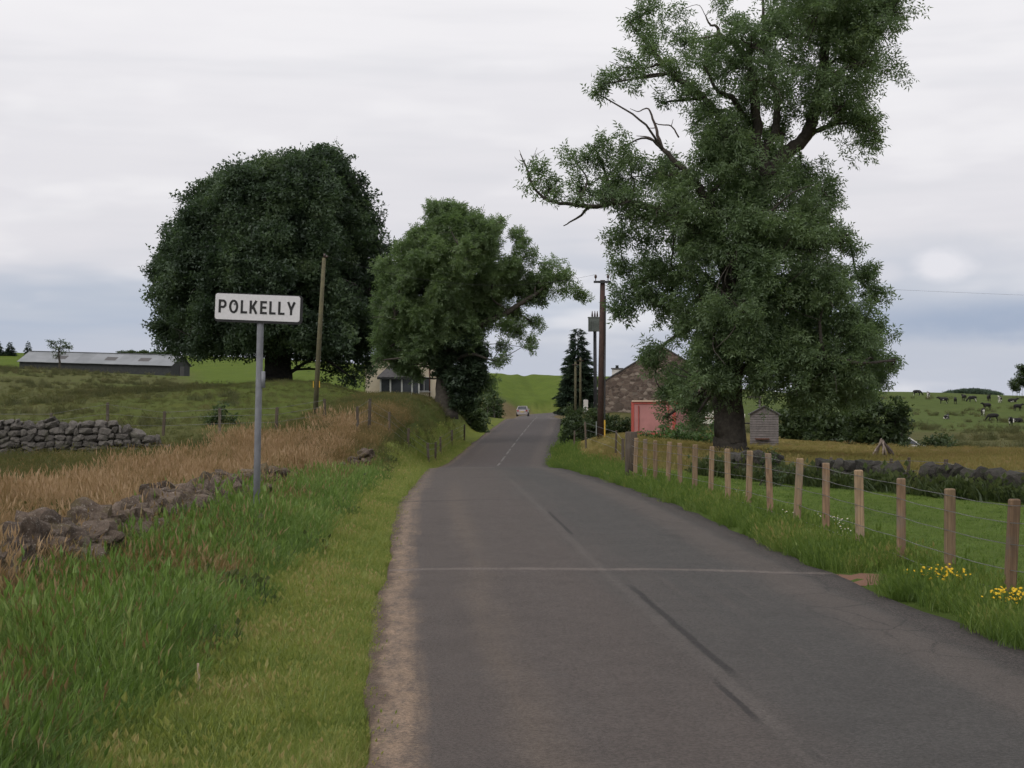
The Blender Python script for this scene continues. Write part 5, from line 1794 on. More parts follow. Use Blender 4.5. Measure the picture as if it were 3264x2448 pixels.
# ------------------------------------------------------------------ dry stone walls: every stone is a piece of its own
def stone_mat(name, a, b_, moss, lich, moss_amt):
    m, g, b = mat(name)
    tc = g.node('ShaderNodeTexCoord').outputs['Object']
    gm = g.node('ShaderNodeNewGeometry')
    n = g.noise(tc, 6.0, 5.0, .7)
    n2 = g.noise(gm.outputs['Position'], 3.0, 5.0, .65)
    col = g.mix(g.ss(n, .3, .7), a + (1,), b_ + (1,))
    oi = g.node('ShaderNodeObjectInfo').outputs['Random']
    col = g.vm('SCALE', col)
    g.put(col.node.inputs['Scale'], g.lerp(oi, .65, 1.35))
    col = g.mix(g.m('MULTIPLY', g.ss(n2, .5, .66), moss_amt), col, moss + (1,))
    li = g.ss(g.noise(tc, 16.0, 4.0, .7), .58, .66)
    col = g.mix(g.m('MULTIPLY', li, .7), col, lich + (1,))
    g.put(b.inputs['Base Color'], col)
    b.inputs['Roughness'].default_value = .95
    g.put(b.inputs['Normal'], g.bump(g.noise(tc, 22.0, 6.0, .7), .8, .05))


stone_mat('wall_stone', (.135, .122, .11), (.082, .076, .07), (.055, .06, .026), (.30, .28, .26), .35)
stone_mat('ruin_stone', (.15, .115, .09), (.085, .064, .05), (.105, .085, .036), (.36, .33, .29), .75)
stone_mat('dyke_stone', (.05, .046, .041), (.032, .03, .027), (.035, .045, .018), (.12, .11, .10), .85)
simple('wall_core', (.03, .028, .025), (.02, .019, .017), 6, 1.0)


def stone_mesh(name, mname, seed, sub=2, rough=.16, box=.55):
    bm = bmesh.new()
    bmesh.ops.create_icosphere(bm, subdivisions=sub, radius=.5)
    r = np.random.default_rng(seed)
    ph = r.uniform(0, 6.28, (4, 3))
    fr = r.uniform(2.5, 9, (4, 3)) * r.choice([-1, 1], (4, 3))
    for v in bm.verts:
        c = np.array(v.co)
        mx = np.abs(c).max()
        c = c * (1 - box) + c / mx * .5 * box
        k = 1 + rough * sum(math.sin(fr[i] @ c + ph[i, 0]) for i in range(4)) / 2
        v.co = Vector(c * k)
    me = bpy.data.meshes.new(name)
    bm.to_mesh(me)
    bm.free()
    me.materials.append(MATS[mname])
    me.polygons.foreach_set('use_smooth', np.zeros(len(me.polygons), bool))
    return me


def wall(name, label, path, hfun, thick, mname, sl=(.22, .5), sh=(.12, .22), seed=3, lean_end=None, cope=True):
    """path: world xy points; hfun(t 0..1) -> height"""
    r = np.random.default_rng(seed)
    pts = [Vector((p[0], p[1], g1(p[0], p[1]))) for p in path]
    L = [0]
    for a, b in zip(pts[:-1], pts[1:]):
        L.append(L[-1] + (b - a).length)
    tot = L[-1]

    def at(s):
        s = min(max(s, 0), tot - 1e-4)
        i = max(k for k in range(len(L) - 1) if L[k] <= s)
        t = (s - L[i]) / (L[i + 1] - L[i])
        p = pts[i].lerp(pts[i + 1], t)
        q = pts[i + 1] - pts[i]
        return Vector((p.x, p.y, g1(p.x, p.y))), math.atan2(q.y, q.x)
    root = empty(name, pts[0], 0, label, 'stone wall')
    o0 = pts[0]
    shapes = [stone_mesh('stone', mname, seed * 50 + k) for k in range(9)]
    z = 0.0
    cnt = 0
    hm = max(hfun(k / 20) for k in range(21))
    while z < hm:
        ch = r.uniform(*sh)
        s = -r.uniform(0, .3)
        while s < tot:
            ln = r.uniform(*sl)
            if z > .55 * hm:
                ln *= .8
            mid = s + ln / 2
            if 0 <= mid <= tot and z + ch * .45 < hfun(mid / tot) * r.uniform(.93, 1.06):
                p, an = at(mid)
                top = z + ch * 1.3 > hfun(mid / tot)
                for side in ((-1, 1) if not top or not cope else (0,)):
                    o = bpy.data.objects.new('stone', shapes[r.integers(len(shapes))])
                    off = side * thick * .25
                    o.location = (p.x - o0.x - math.sin(an) * off, p.y - o0.y + math.cos(an) * off, p.z - o0.z + z + ch / 2 - .03 + r.normal(0, .03))
                    tilt = .16 if not top else .32
                    o.rotation_euler = (r.normal(0, tilt), r.normal(0, tilt), an + r.normal(0, .12))
                    o.scale = (ln * 1.05, thick * (.56 if side else .95), ch * r.uniform(1.0, 1.3) * (1.25 if top and cope else 1))
                    link(o, root)
                    cnt += 1
            s += ln * .98
        z += ch
    # dark hearting inside, kept below the faces
    mb = MB()
    n = 24
    vs = []
    for k in range(n + 1):
        p, an = at(tot * k / n)
        h = max(.05, hfun(k / n) - .22)
        for s in (-1, 1):
            for zz in (-.1, h):
                off = s * thick * .22
                vs.append((p.x - o0.x - math.sin(an) * off, p.y - o0.y + math.cos(an) * off, p.z - o0.z + zz))
    fs = []
    for k in range(n):
        a, b = 4 * k, 4 * k + 4
        fs += [(a, a + 1, b + 1, b), (a + 2, b + 2, b + 3, a + 3), (a + 1, a + 3, b + 3, b + 1)]
    fs += [(0, 2, 3, 1), (4 * n, 4 * n + 1, 4 * n + 3, 4 * n + 2)]
    mb.add(vs, fs)
    mb.build('hearting', 'wall_core', root)
    return cnt


def wpt(px, d):
    return ((px - CX) / FN * d, KD * d)


wall('dry_stone_wall', 'grey dry stone wall standing at the far side of the orange grass', [wpt(-150, 44.6), wpt(60, 44.8), wpt(300, 45), wpt(460, 45.2), wpt(560, 45.4)],
     lambda t: (1.22 - .12 * t) if t < .70 else max(.1, 1.15 - (t - .70) * 3.6), .55, 'wall_stone', (.18, .62), (.12, .26), 3)
wall('dry_stone_dyke', 'dark overgrown stone dyke between pasture and yellow grass', [wpt(2330, 34.5), wpt(2560, 32.0), wpt(2800, 30.2), wpt(3050, 28.3), wpt(3330, 26.4)],
     lambda t: .62 + .1 * math.sin(t * 17), .5, 'dyke_stone', (.3, .7), (.16, .26), 5, cope=True)


def ruined_wall():
    base = wpt(230, 14.0)
    o = empty('fallen_stone_wall', (base[0], base[1], g1(*base)), 0, 'tumbled mossy brown wall stones lying in the left grass', 'stone wall')
    b = o.location
    shapes = [stone_mesh('stone', 'ruin_stone', 700 + k, 3, .34, .55) for k in range(8)]
    r = np.random.default_rng(77)
    L = []
    # heaps measured in the photo: px, bottom row, depth, width m, height m
    for px, d, w, h, n in ((40, 12.0, .62, .50, 5), (150, 12.3, .7, .46, 5), (260, 12.8, .5, .4, 4), (330, 13.6, .34, .3, 3), (400, 15.2, .6, .45, 4), (500, 16.2, .62, .48, 5), (590, 16.9, .66, .5, 5), (650, 17.4, .45, .4, 4), (560, 15.6, .4, .3, 2),
                           (690, 19.5, .5, .4, 3), (760, 20.8, .55, .42, 3), (820, 22.5, .45, .4, 2), (1090, 36, .6, .45, 2), (1150, 37.5, .6, .5, 3), (1190, 39, .5, .4, 1), (960, 29, .5, .35, 2), (-60, 11.5, .7, .5, 4)):
        x0, y0 = wpt(px, d)
        n = n * 2
        for k in range(n):
            s = r.uniform(.3, .7)
            x = x0 + r.normal(0, w * .42)
            y = y0 + r.normal(0, .25)
            z = g1(x, y) + (h * (k / n) * .8) + .02
            L.append((x, y, z, w * s * 1.05, w * s * .8, h * s * .95))
    for dd in np.arange(10.3, 25.5, .125):
        px_ = np.interp(dd, [10.5, 12, 12.8, 14, 16.2, 18, 20.8, 25], [-120, 60, 220, 370, 520, 640, 740, 860])
        x, y = wpt(px_, dd)
        x, y = x + r.normal(0, .16), y + r.normal(0, .12)
        sz = r.uniform(.22, .42)
        for lay in range(2 if r.uniform() < .6 else 1):
            L.append((x + r.normal(0, .08), y + r.normal(0, .08), g1(x, y) + r.uniform(0, .12) + lay * .22, r.uniform(.25, .55), r.uniform(.22, .42), sz))
    for x, y, z, sx, sy, sz in L:
        s = bpy.data.objects.new('stone', shapes[r.integers(8)])
        s.location = (x - b.x, y - b.y, z - b.z + sz * .3)
        s.rotation_euler = (r.normal(0, .25), r.normal(0, .25), r.uniform(0, 6.28))
        s.scale = (sx, sy, sz)
        link(s, o)


ruined_wall()

# ------------------------------------------------------------------ buildings
simple('cream_render', (.68, .60, .46), (.62, .54, .41), 3, .9)
simple('white_render', (.66, .63, .60), (.58, .56, .54), 3, .9)
simple('slate_roof', (.10, .095, .095), (.07, .068, .07), 6, .8, 0, .3, 20)
simple('tin_roof', (.22, .23, .245), (.17, .18, .19), .35, .6)
simple('dark_cladding', (.035, .038, .04), (.05, .052, .052), 3, .9)
simple('window_glass', (.03, .035, .04), (.05, .055, .06), 2, .12, spec=.6)
simple('white_frame', (.6, .6, .58), None, 4, .6)
simple('grey_boards', (.17, .15, .145), (.115, .105, .1), 5, .9, 0, .3, 30)
simple('brown_pipe', (.10, .04, .025), None, 4, .6)
simple('red_paint', (.36, .075, .06), (.26, .06, .05), 4, .7)
simple('pink_panel', (.36, .165, .16), (.29, .135, .13), 1.5, .75)
simple('rust_cream', (.5, .38, .3), (.42, .3, .22), 4, .8)
simple('caravan_cream', (.62, .61, .53), (.55, .54, .46), 3, .5)
simple('rubber', (.02, .02, .02), None, 5, .9)
stone_mat('barn_rubble', (.17, .125, .10), (.10, .078, .066), (.10, .085, .06), (.34, .30, .26), .4)


def rubble_bricks():
    m, g, b = mat('rubble_wall')
    tc = g.node('ShaderNodeTexCoord').outputs['Object']
    v = g.node('ShaderNodeTexVoronoi', feature='F1')
    g.put(v.inputs['Vector'], g.vm('MULTIPLY', tc, (1, 1, 1.7)))
    v.inputs['Scale'].default_value = 3.2
    e = g.node('ShaderNodeTexVoronoi', feature='DISTANCE_TO_EDGE')
    g.put(e.inputs['Vector'], g.vm('MULTIPLY', tc, (1, 1, 1.7)))
    e.inputs['Scale'].default_value = 3.2
    cs = g.sep(v.outputs['Color'])[0]
    col = g.ramp(cs, [(0, (.075, .055, .046, 1)), (.5, (.125, .092, .076, 1)), (.85, (.17, .13, .105, 1)), (1, (.28, .23, .19, 1))])
    col = g.mix(g.ss(e.outputs['Distance'], .05, .015), col, (.15, .125, .105, 1))
    col = g.mix(g.m('MULTIPLY', g.ss(g.noise(tc, .8, 4, .6), .5, .7), .5), col, (.09, .075, .062, 1))
    g.put(b.inputs['Base Color'], col)
    b.inputs['Roughness'].default_value = .95
    g.put(b.inputs['Normal'], g.bump(g.ss(e.outputs['Distance'], 0, .1), .7, .04))


rubble_bricks()


def gable_house(name, base, rz, w, length, eave, apex, wallm, roofm, label, cat='house', over=.25, thick=.14, verge=.1):
    """gable faces -y (the camera side) before rotation; ridge runs along y"""
    o = empty(name, base, rz, label, cat)
    hw = w / 2
    out = [(-hw, -1.2), (hw, -1.2), (hw, eave), (0, apex), (-hw, eave)]
    MB().front(out, 0, length).build('wall', wallm, o)
    sl = (apex - eave) / hw
    rf = MB()
    t = thick
    x1 = hw + over
    z1 = eave - over * sl
    L = [(0, apex + .03), (-x1, z1 + .03), (-x1, z1 + .03 + t), (0, apex + .03 + t)]
    Rr = [(0, apex + .03), (0, apex + .03 + t), (x1, z1 + .03 + t), (x1, z1 + .03)]
    rf.front(L, -verge, length + verge)
    a = rf.build('roof_slope', roofm, o)
    b = MB().front(Rr, -verge, length + verge).build('roof_slope', roofm, o)
    MB().box((0, length / 2, apex + t + .05), (.22, length + verge * 2, .08)).build('ridge', roofm, o)
    return o, a


def window(parent, x, z, w, h, y=0.0, bars=1, sill=True, frame='white_frame'):
    f = MB()
    t = .06
    f.box((x - w / 2 + t / 2, y - .03, z), (t, .08, h)).box((x + w / 2 - t / 2, y - .03, z), (t, .08, h))
    f.box((x, y - .032, z + h / 2 - t / 2), (w - 2 * t, .078, t)).box((x, y - .032, z - h / 2 + t / 2), (w - 2 * t, .078, t))
    for k in range(bars):
        f.box((x - w / 2 + w * (k + 1) / (bars + 1), y - .034, z), (.04, .06, h - 2 * t))
    o = f.build('window', frame, parent)
    MB().box((x, y - .012, z), (w - 2 * t + .004, .02, h - 2 * t + .004)).build('pane', 'window_glass', o)
    if sill:
        MB().box((x, y - .07, z - h / 2 - .04), (w + .14, .16, .07)).build('sill', frame, o)
    return o


def cream_house():
    d = 100.0
    b = W(1290, 1290, d)
    b.z = g1(b.x, b.y) - .05
    eave = W(1165, 1157, d).z - b.z
    apex = W(1290, 1062, d).z - b.z
    o, roof = gable_house('cream_cottage', b, 0, 6.25, 11, eave, apex, 'cream_render', 'slate_roof', 'cream cottage with a slate hipped porch behind the lighter ash', 'house', .2)
    window(o, -.6, eave * .93 + 1.0, .9, 1.0, 0, 1)
    window(o, 1.55, eave * .52, 1.0, 1.15, 0, 1)
    MB().tube([(2.0, -.08, -.2), (2.0, -.08, eave)], .05, 8).build('drainpipe', 'brown_pipe', o, True)
    for x in (0,):
        ch = MB().box((x, 10.4, apex + .5), (.6, 1.0, 1.5)).build('chimney', 'cream_render', o)
        MB().box((x, 10.4, apex + 1.29), (.72, 1.12, .1)).build('chimney_cap', 'slate_roof', ch)
    # hipped porch
    x0, x1, y0 = -1.85, 1.32, -1.9
    pe = W(1240, 1203, d).z - b.z
    pt = W(1270, 1152, d).z - b.z
    por = MB().box(((x0 + x1) / 2, y0 / 2 - .01, .3), (x1 - x0, -y0, .75)).build('porch_base', 'cream_render', o)
    for x in (x0 + .08, x0 + .85, -.1, .7, x1 - .08):
        MB().box((x, y0 + .08, (pe + .68) / 2), (.12, .12, pe - .68)).build('porch_post', 'white_frame', por)
    for xa, xb in ((x0 + .14, x0 + .79), (x0 + .91, -.16), (-.04, .64), (.76, x1 - .14)):
        MB().box(((xa + xb) / 2, y0 + .08, (pe + .68) / 2), (xb - xa, .03, pe - .68)).build('pane', 'window_glass', por)
    rf = MB().add([(x0 - .2, y0 - .2, pe), (x1 + .2, y0 - .2, pe), (x1 + .2, -.02, pe), (x0 - .2, -.02, pe), (x0 + 1.0, -.6, pt), (x1 - 1.0, -.6, pt), (x1 - 1.0, -.02, pt), (x0 + 1.0, -.02, pt)],
                  [(0, 1, 5, 4), (1, 2, 6, 5), (3, 0, 4, 7), (4, 5, 6, 7), (0, 3, 2, 1), (2, 3, 7, 6)])
    rf.build('porch_roof', 'slate_roof', o)
    MB().box(((x0 + x1) / 2, y0 - .16, pe - .09), (x1 - x0 + .36, .06, .16)).build('fascia', 'dark_cladding', o)


def stone_barn():
    d = 95.0
    b = W(2110, 1330, d)
    b.z = g1(b.x, b.y)
    eave = W(1922, 1220, d).z - b.z
    apex = W(2110, 1106, d).z - b.z
    o, roof = gable_house('stone_barn', b, R(-4), 9.0, 12, eave, apex, 'rubble_wall', 'slate_roof', 'brown rubble stone barn with a bare gable behind the red container', 'barn', .12, .1, .06)
    MB().box((2.6, -.03, eave * .36), (1.1, .1, 1.9)).build('door', 'dark_cladding', o)
    MB().box((2.6, -.05, eave * .36 + 1.07), (1.6, .12, .2)).build('lintel', 'barn_rubble', o)
    for x in (-4.62, 4.62):
        MB().tube([(x, .0, eave - .12), (x, 12.0, eave - .12)], .06, 6).build('gutter', 'dark_cladding', o)


def white_cottage():
    d = 114.0
    b = W(1968, 1316, d)
    b.z = g1(b.x, b.y) - .1
    eave = W(1885, 1259, d).z - b.z
    apex = W(1968, 1208, d).z - b.z
    o, roof = gable_house('white_cottage', b, 0, 4.8, 8, eave, apex, 'white_render', 'slate_roof', 'small white cottage gable with chimney peeping past the stone barn', 'house', .15, .1, .05)
    ct = W(1968, 1176, d).z - b.z
    ch = MB().box((0, .45, (apex + ct) / 2 - .2), (.9, .6, ct - apex + .4)).build('chimney', 'white_render', o)
    MB().box((0, .45, ct + .04), (1.08, .76, .1)).build('chimney_cap', 'slate_roof', ch)
    MB().tube([(0, .45, ct + .08), (0, .45, ct + .28), (0, .45, ct + .34)], [.16, .13, .16], 8).build('chimney_pot', 'dark_cladding', ch, True)
    window(o, -1.3, eave * .55, .7, .9, 0, 1)


def white_cabinet():
    d = 100
    b = ground(1868, d)
    zt = W(1868, 1274, d).z - b.z
    o = empty('oil_tank', b, 0, 'small white tank just left of the white cottage gable', 'tank')
    MB().front(rrect(-.16, .16, .15, zt, .06), 0, 1.0).build('body', 'white_render', o)
    MB().box((0, .5, .07), (.42, 1.1, .18)).build('plinth', 'barn_rubble', o)
    MB().tube([(0, .5, zt), (0, .5, zt + .06)], [.1, .08], 8).build('cap', 'dark_cladding', o)


def long_barn():
    d = 190.0
    a, c = W(30, 1200, d * .97), W(575, 1205, d)
    mid = (a + c) / 2
    b = Vector((c.x, c.y, g1(c.x, c.y)))
    an = R(-10.8)
    L = (c.x - a.x) / math.cos(an) * 1.02
    o = empty('farm_shed', b, an, 'long low farm shed with a pale grey tin roof on the left hill', 'barn')
    o.rotation_euler = (0, R(1.7), an)
    ridge = W(585, 1134, d).z - b.z
    eave = W(552, 1166, d).z - b.z
    hw = 3.6
    # long axis is -x, gable at x=0
    vs = [(0, -hw, -1.5), (0, hw, -1.5), (0, hw, eave), (0, 0, ridge), (0, -hw, eave)]
    vs += [(-L, y, z) for _, y, z in vs]
    MB().add(vs, [(0, 1, 2, 3, 4), (5, 9, 8, 7, 6), (0, 4, 9, 5), (1, 6, 7, 2), (4, 3, 8, 9), (3, 2, 7, 8), (0, 5, 6, 1)]).build('wall', 'dark_cladding', o)
    n = 11
    for k in range(n):
        x0, x1 = -L * k / n, -L * (k + 1) / n
        for s in (-1, 1):
            t = .06
            e = hw + .35
            ze = eave - .35 * (ridge - eave) / hw
            q = .012 * (k % 2)
            vv = [(x0 + (.25 if k == 0 else 0), s * e, ze + .05 + q), (x1 - (.25 if k == n - 1 else -.0), s * e, ze + .05 + q), (x1 - (.25 if k == n - 1 else 0), 0, ridge + .05 + q), (x0 + (.25 if k == 0 else 0), 0, ridge + .05 + q)]
            vv += [(x, y, z + t) for x, y, z in vv]
            MB().add(vv, [(0, 1, 2, 3), (7, 6, 5, 4), (0, 4, 5, 1), (1, 5, 6, 2), (2, 6, 7, 3), (3, 7, 4, 0)]).build('roof_sheet', 'tin_roof', o)
    MB().box((-L / 2, 0, ridge + .14), (L + .5, .5, .05)).build('ridge_cap', 'tin_roof', o)
    for x in (-L * .2, -L * .42, -L * .75):
        rz_ = eave + (ridge - eave) * .45
        vv = [(x - .9, -hw * .75, eave + (ridge - eave) * .25 + .125), (x + .9, -hw * .75, eave + (ridge - eave) * .25 + .125), (x + .9, -hw * .4, eave + (ridge - eave) * .6 + .125), (x - .9, -hw * .4, eave + (ridge - eave) * .6 + .125)]
        MB().add(vv, [(0, 1, 2, 3)]).build('rooflight', 'slate_roof', o)
    MB().box((.05, .3, .4), (.08, 1.6, 2.4)).build('door', 'slate_roof', o)


def garden_shed():
    d = 62.0
    b = W(2436, 1412, d)
    b.z = g1(b.x, b.y)
    s = d / FN
    w = 90 * s
    eave = W(2480, 1321, d).z - b.z
    apex = W(2430, 1296, d).z - b.z
    o = empty('garden_shed', b, R(-9), 'weathered grey timber garden shed right of the ash trunk', 'shed')
    hw = w / 2
    dep = 1.7
    MB().front([(-hw, 0), (hw, 0), (hw, eave), (0, apex), (-hw, eave)], .03, dep).build('wall', 'old_fence_wood', o)
    n = 13
    for k in range(n):
        z0, z1 = eave * k / n, eave * (k + 1) / n - .012
        MB().add([(-hw, .012, z1), (hw, .012, z1), (hw, -.018, z0), (-hw, -.018, z0), (-hw, .028, z1), (hw, .028, z1), (hw, .028, z0), (-hw, .028, z0)],
                 [(3, 2, 1, 0), (0, 1, 5, 4), (2, 3, 7, 6), (1, 2, 6, 5), (3, 0, 4, 7)]).build('board', 'grey_boards', o)
    MB().front([(-hw, eave), (hw, eave), (0, apex)], -.01, .025).build('gable_board', 'grey_boards', o)
    for s_ in (-1, 1):
        q = [(0, apex + .01), (s_ * (hw + .1), eave - .1 * (apex - eave) / hw + .01), (s_ * (hw + .1), eave - .1 * (apex - eave) / hw + .06), (0, apex + .06)]
        MB().front(q, -.1, dep + .1).build('roof_slope', 'slate_roof', o)
    MB().box((-.1, -.12, .34), (.7, .16, .06)).build('shelf', 'brown_pipe', o)
    b2 = W(2421, 1412, d + 1.9)
    b2.z = g1(b2.x, b2.y)
    o = empty('clothes_pole', b2, 0, 'grey T-topped pole rising behind the garden shed', 'pole')
    zt = W(2421, 1268, d + 1.9).z - b2.z
    MB().box((0, 0, zt / 2), (.09, .09, zt)).build('post', 'grey_boards', o)
    MB().box((-.24, 0, zt + .04), (.72, .08, .075)).build('crossbar', 'grey_boards', o)


def red_container():
    d = 72.0
    b = W(2012, 1388, d)
    b.z = g1(b.x, b.y) - .1
    top = W(2012, 1281, d).z - b.z
    o = empty('red_container', b, R(-22), 'faded red framed container half hidden by nettles and ash leaves', 'container')
    Lx, Ly, h = 2.62, 5.0, top
    t = .17
    MB().box((Lx / 2, Ly / 2, h / 2), (Lx - .06, Ly - .06, h - .06)).build('box', 'pink_panel', o)
    for x in (t / 2, Lx - t / 2):
        for y in (t / 2, Ly - t / 2):
            MB().box((x, y, h / 2), (t, t, h - .002)).build('corner_post', 'red_paint', o)
    for y in (t / 2 - .01, Ly - t / 2):
        MB().box((Lx / 2, y, h - .06), (Lx - 2 * t, t, .125)).build('top_rail', 'red_paint', o)
        MB().box((Lx / 2, y, .08), (Lx - 2 * t, t, .14)).build('bottom_rail', 'red_paint', o)
    for x in (t / 2, Lx - t / 2):
        MB().box((x, Ly / 2, h - .06), (t, Ly - 2 * t, .12)).build('side_rail', 'red_paint', o)
    MB().box((.9, .03, h + .05), (1.7, .2, .09)).build('lintel', 'rust_cream', o)
    MB().box((.45, -.01, h * .5), (.05, .04, h * .78)).build('lock_bar', 'red_paint', o)
    MB().box((Lx - .42, -.01, h * .5), (.05, .04, h * .78)).build('lock_bar', 'red_paint', o)


def caravan():
    d = 78.0
    b = W(2282, 1400, d)
    b.z = g1(b.x, b.y)
    o = empty('caravan', b, R(-6), 'cream touring caravan mostly hidden behind the ash trunk', 'caravan')
    L, h = 3.5, W(2300, 1306, d).z - b.z
    pr = [(-L / 2, .4), (L / 2, .4), (L / 2 + .05, 1.0), (L / 2 - .1, h - .25), (L / 2 - .4, h), (-L / 2 + .4, h), (-L / 2 + .1, h - .25), (-L / 2 - .05, 1.0)]
    MB().front(pr, 0, 2.0).build('body', 'caravan_cream', o)
    window(o, -.9, 1.35, .9, .55, -.01, 0, False)
    window(o, .7, 1.35, .9, .55, -.01, 0, False)
    MB().box((0, -.012, .75), (L - .1, .02, .07)).build('trim', 'brown_pipe', o)
    for y in (.12, 1.88):
        wh = MB().tube([(0, y - .09, .3), (0, y + .09, .3)], .3, 14).build('wheel', 'rubber', o)
    MB().tube([(L / 2, 1, .42), (L / 2 + 1.0, 1, .4)], .04, 6).build('tow_bar', 'dark_steel', o)


cream_house()
stone_barn()
white_cottage()
white_cabinet()
long_barn()
garden_shed()
red_container()
caravan()

# ------------------------------------------------------------------ cars
simple('silver_paint', (.36, .33, .33), (.32, .30, .30), 3, .35, .2, spec=.5)
simple('white_paint', (.72, .72, .70), (.68, .68, .66), 3, .35, spec=.5)
simple('tail_light', (.3, .03, .03), None, 3, .3)
simple('plate_yellow', (.55, .42, .08), None, 3, .5)


def car(loc_, rz, paint, label):
    """small hatchback, nose towards +y"""
    o = empty('parked_car' if paint == 'white_paint' else 'car', loc_, rz, label, 'car')
    bm = bmesh.new()
    # side profile (y, z) lower body and half widths by height
    secs = [(-1.85, .45, .80, .62), (-1.8, .30, .92, .80), (-1.2, .22, .95, .83), (0, .2, .93, .84), (1.1, .22, .90, .83), (1.7, .28, .80, .78), (1.9, .42, .66, .62)]
    rings = []
    for y, z0, z1, hw in secs:
        pts = [(-hw * .92, z0), (-hw, (z0 + z1) / 2), (-hw * .95, z1 - .04), (-hw * .85, z1), (hw * .85, z1), (hw * .95, z1 - .04), (hw, (z0 + z1) / 2), (hw * .92, z0)]
        rings.append([bm.verts.new((x, y, z)) for x, z in pts])
    for a, b in zip(rings[:-1], rings[1:]):
        for k in range(8):
            bm.faces.new((a[k], a[(k + 1) % 8], b[(k + 1) % 8], b[k]))
    bm.faces.new(rings[0])
    bm.faces.new(rings[-1][::-1])
    bmesh.ops.recalc_face_normals(bm, faces=bm.faces)
    me = bpy.data.meshes.new('body')
    bm.to_mesh(me)
    bm.free()
    me.materials.append(MATS[paint])
    body = link(bpy.data.objects.new('body', me), o)
    # glasshouse and roof
    lo = [(-.74, -1.78), (.74, -1.78), (.74, .95), (-.74, .95)]
    hi = [(-.58, -1.45), (.58, -1.45), (.58, .15), (-.58, .15)]
    vs = [(x, y, .9) for x, y in lo] + [(x, y, 1.38) for x, y in hi]
    MB().add(vs, [(0, 1, 5, 4), (1, 2, 6, 5), (2, 3, 7, 6), (3, 0, 4, 7), (4, 5, 6, 7), (3, 2, 1, 0)]).build('windows', 'window_glass', o)
    MB().prism([(-.6, -1.5), (.6, -1.5), (.62, -.6), (.6, .2), (-.6, .2), (-.62, -.6)], 1.375, 1.44).build('roof', paint, o)
    for a, b in (((-.74, -1.78, .9), (-.58, -1.47, 1.4)), ((.74, -1.78, .9), (.58, -1.47, 1.4)), ((-.74, .97, .9), (-.58, .17, 1.4)), ((.74, .97, .9), (.58, .17, 1.4)), ((-.76, -.5, .9), (-.61, -.6, 1.4)), ((.76, -.5, .9), (.61, -.6, 1.4))):
        MB().tube([a, b], .045, 5).build('pillar', paint, o)
    for sx in (-1, 1):
        for y in (-1.2, 1.2):
            w = MB().tube([(sx * .68, y, .3), (sx * .86, y, .3)], .3, 16).build('wheel', 'rubber', o)
            MB().tube([(sx * .84, y, .3), (sx * .875, y, .3)], .19, 12).build('rim', 'galvanised_grey', w)
        MB().box((sx * .6, -1.85, .78), (.24, .06, .2)).build('tail_lamp', 'tail_light', o)
        MB().box((sx * .56, 1.82, .66), (.3, .1, .14)).build('headlamp', 'white_frame', o)
        MB().box((sx * .86, .72, .95), (.16, .1, .12)).build('mirror', paint, o)
    MB().box((0, -1.88, .36), (1.45, .1, .2)).build('bumper', paint, o)
    MB().box((0, -1.86, .62), (.52, .03, .11)).build('number_plate', 'plate_yellow', o)


yc = 178 * KD
car((float(road_x(yc)) - 1.75, yc, float(road_z(yc)) + .045), R(-3), 'silver_paint', 'small silver car on the far road beyond the crest')
d = 88.0
q = W(2880, 1394, d)
car((q.x, q.y, min(g1(q.x, q.y), q.z - 1.44)), R(-78), 'white_paint', 'white car with only its roof showing past the brambles')

# ------------------------------------------------------------------ logs, hurdle, marker stick, flowers
simple('bleached_wood', (.30, .25, .21), (.19, .15, .125), 8, .95)


def log_pile():
    d = 52.0
    b = W(2812, 1456, d)
    b.z = g1(b.x, b.y)
    o = empty('log_pile', b, 0, 'wigwam of bleached branches standing in the yellow grass', 'log pile')
    s = d / FN
    for (x0, x1, zt, oy, r) in ((-.5, .02, .62, -.1, .05), (-.2, -.02, .68, .2, .06), (.1, .0, .6, -.25, .05), (.36, .02, .64, -.1, .05), (.5, .1, .5, .2, .04), (-.36, .05, .55, .3, .045), (.24, -.04, .66, .35, .05), (-.1, .05, .58, -.35, .04), (.46, .2, .42, -.3, .05), (-.55, -.25, .3, -.35, .05)):
        MB().tube([(x0, oy * 1.5, -.08), ((x0 + x1) / 2, oy * .8, zt * .55), (x1, oy * .2, zt * 1.08)], [r, r * .9, r * .6], 6).build('branch', 'bleached_wood' if x0 < .15 else 'dead_wood', o, True)


def hurdle():
    d = 28.4
    b = W(3092, 1578, d)
    b.z = g1(b.x, b.y)
    o = empty('field_hurdle', b, R(-14), 'pale broken hurdle leaning on the dark dyke', 'hurdle')
    zt = W(3092, 1506, d).z - b.z
    MB().box((0, 0, zt / 2), (.05, .05, zt)).build('post', 'bleached_wood', o)
    MB().tube([(0, 0, zt - .05), (.25, 0, zt - .09), (.52, 0, zt - .06)], .016, 6).build('rail', 'bleached_wood', o)
    MB().tube([(0, 0, zt * .5), (.5, 0, zt * .48)], .014, 6).build('rail', 'bleached_wood', o)


def marker_stick():
    p = hit(632, 2235)
    o = MB().tube([(0, 0, -.05), (.004, 0, .12), (-.002, 0, .235)], [.011, .01, .008], 6).build('marker_stick', 'rust_cream', None, loc=p)
    tag(o, 'pale cut stick standing upright in the left verge', 'stick')


log_pile()
hurdle()
marker_stick()

simple('petal_yellow', (.75, .50, .03), (.65, .42, .02), 20, .7)
simple('petal_white', (.7, .7, .66), None, 20, .7)
simple('flower_stem', (.05, .10, .025), None, 10, .8)


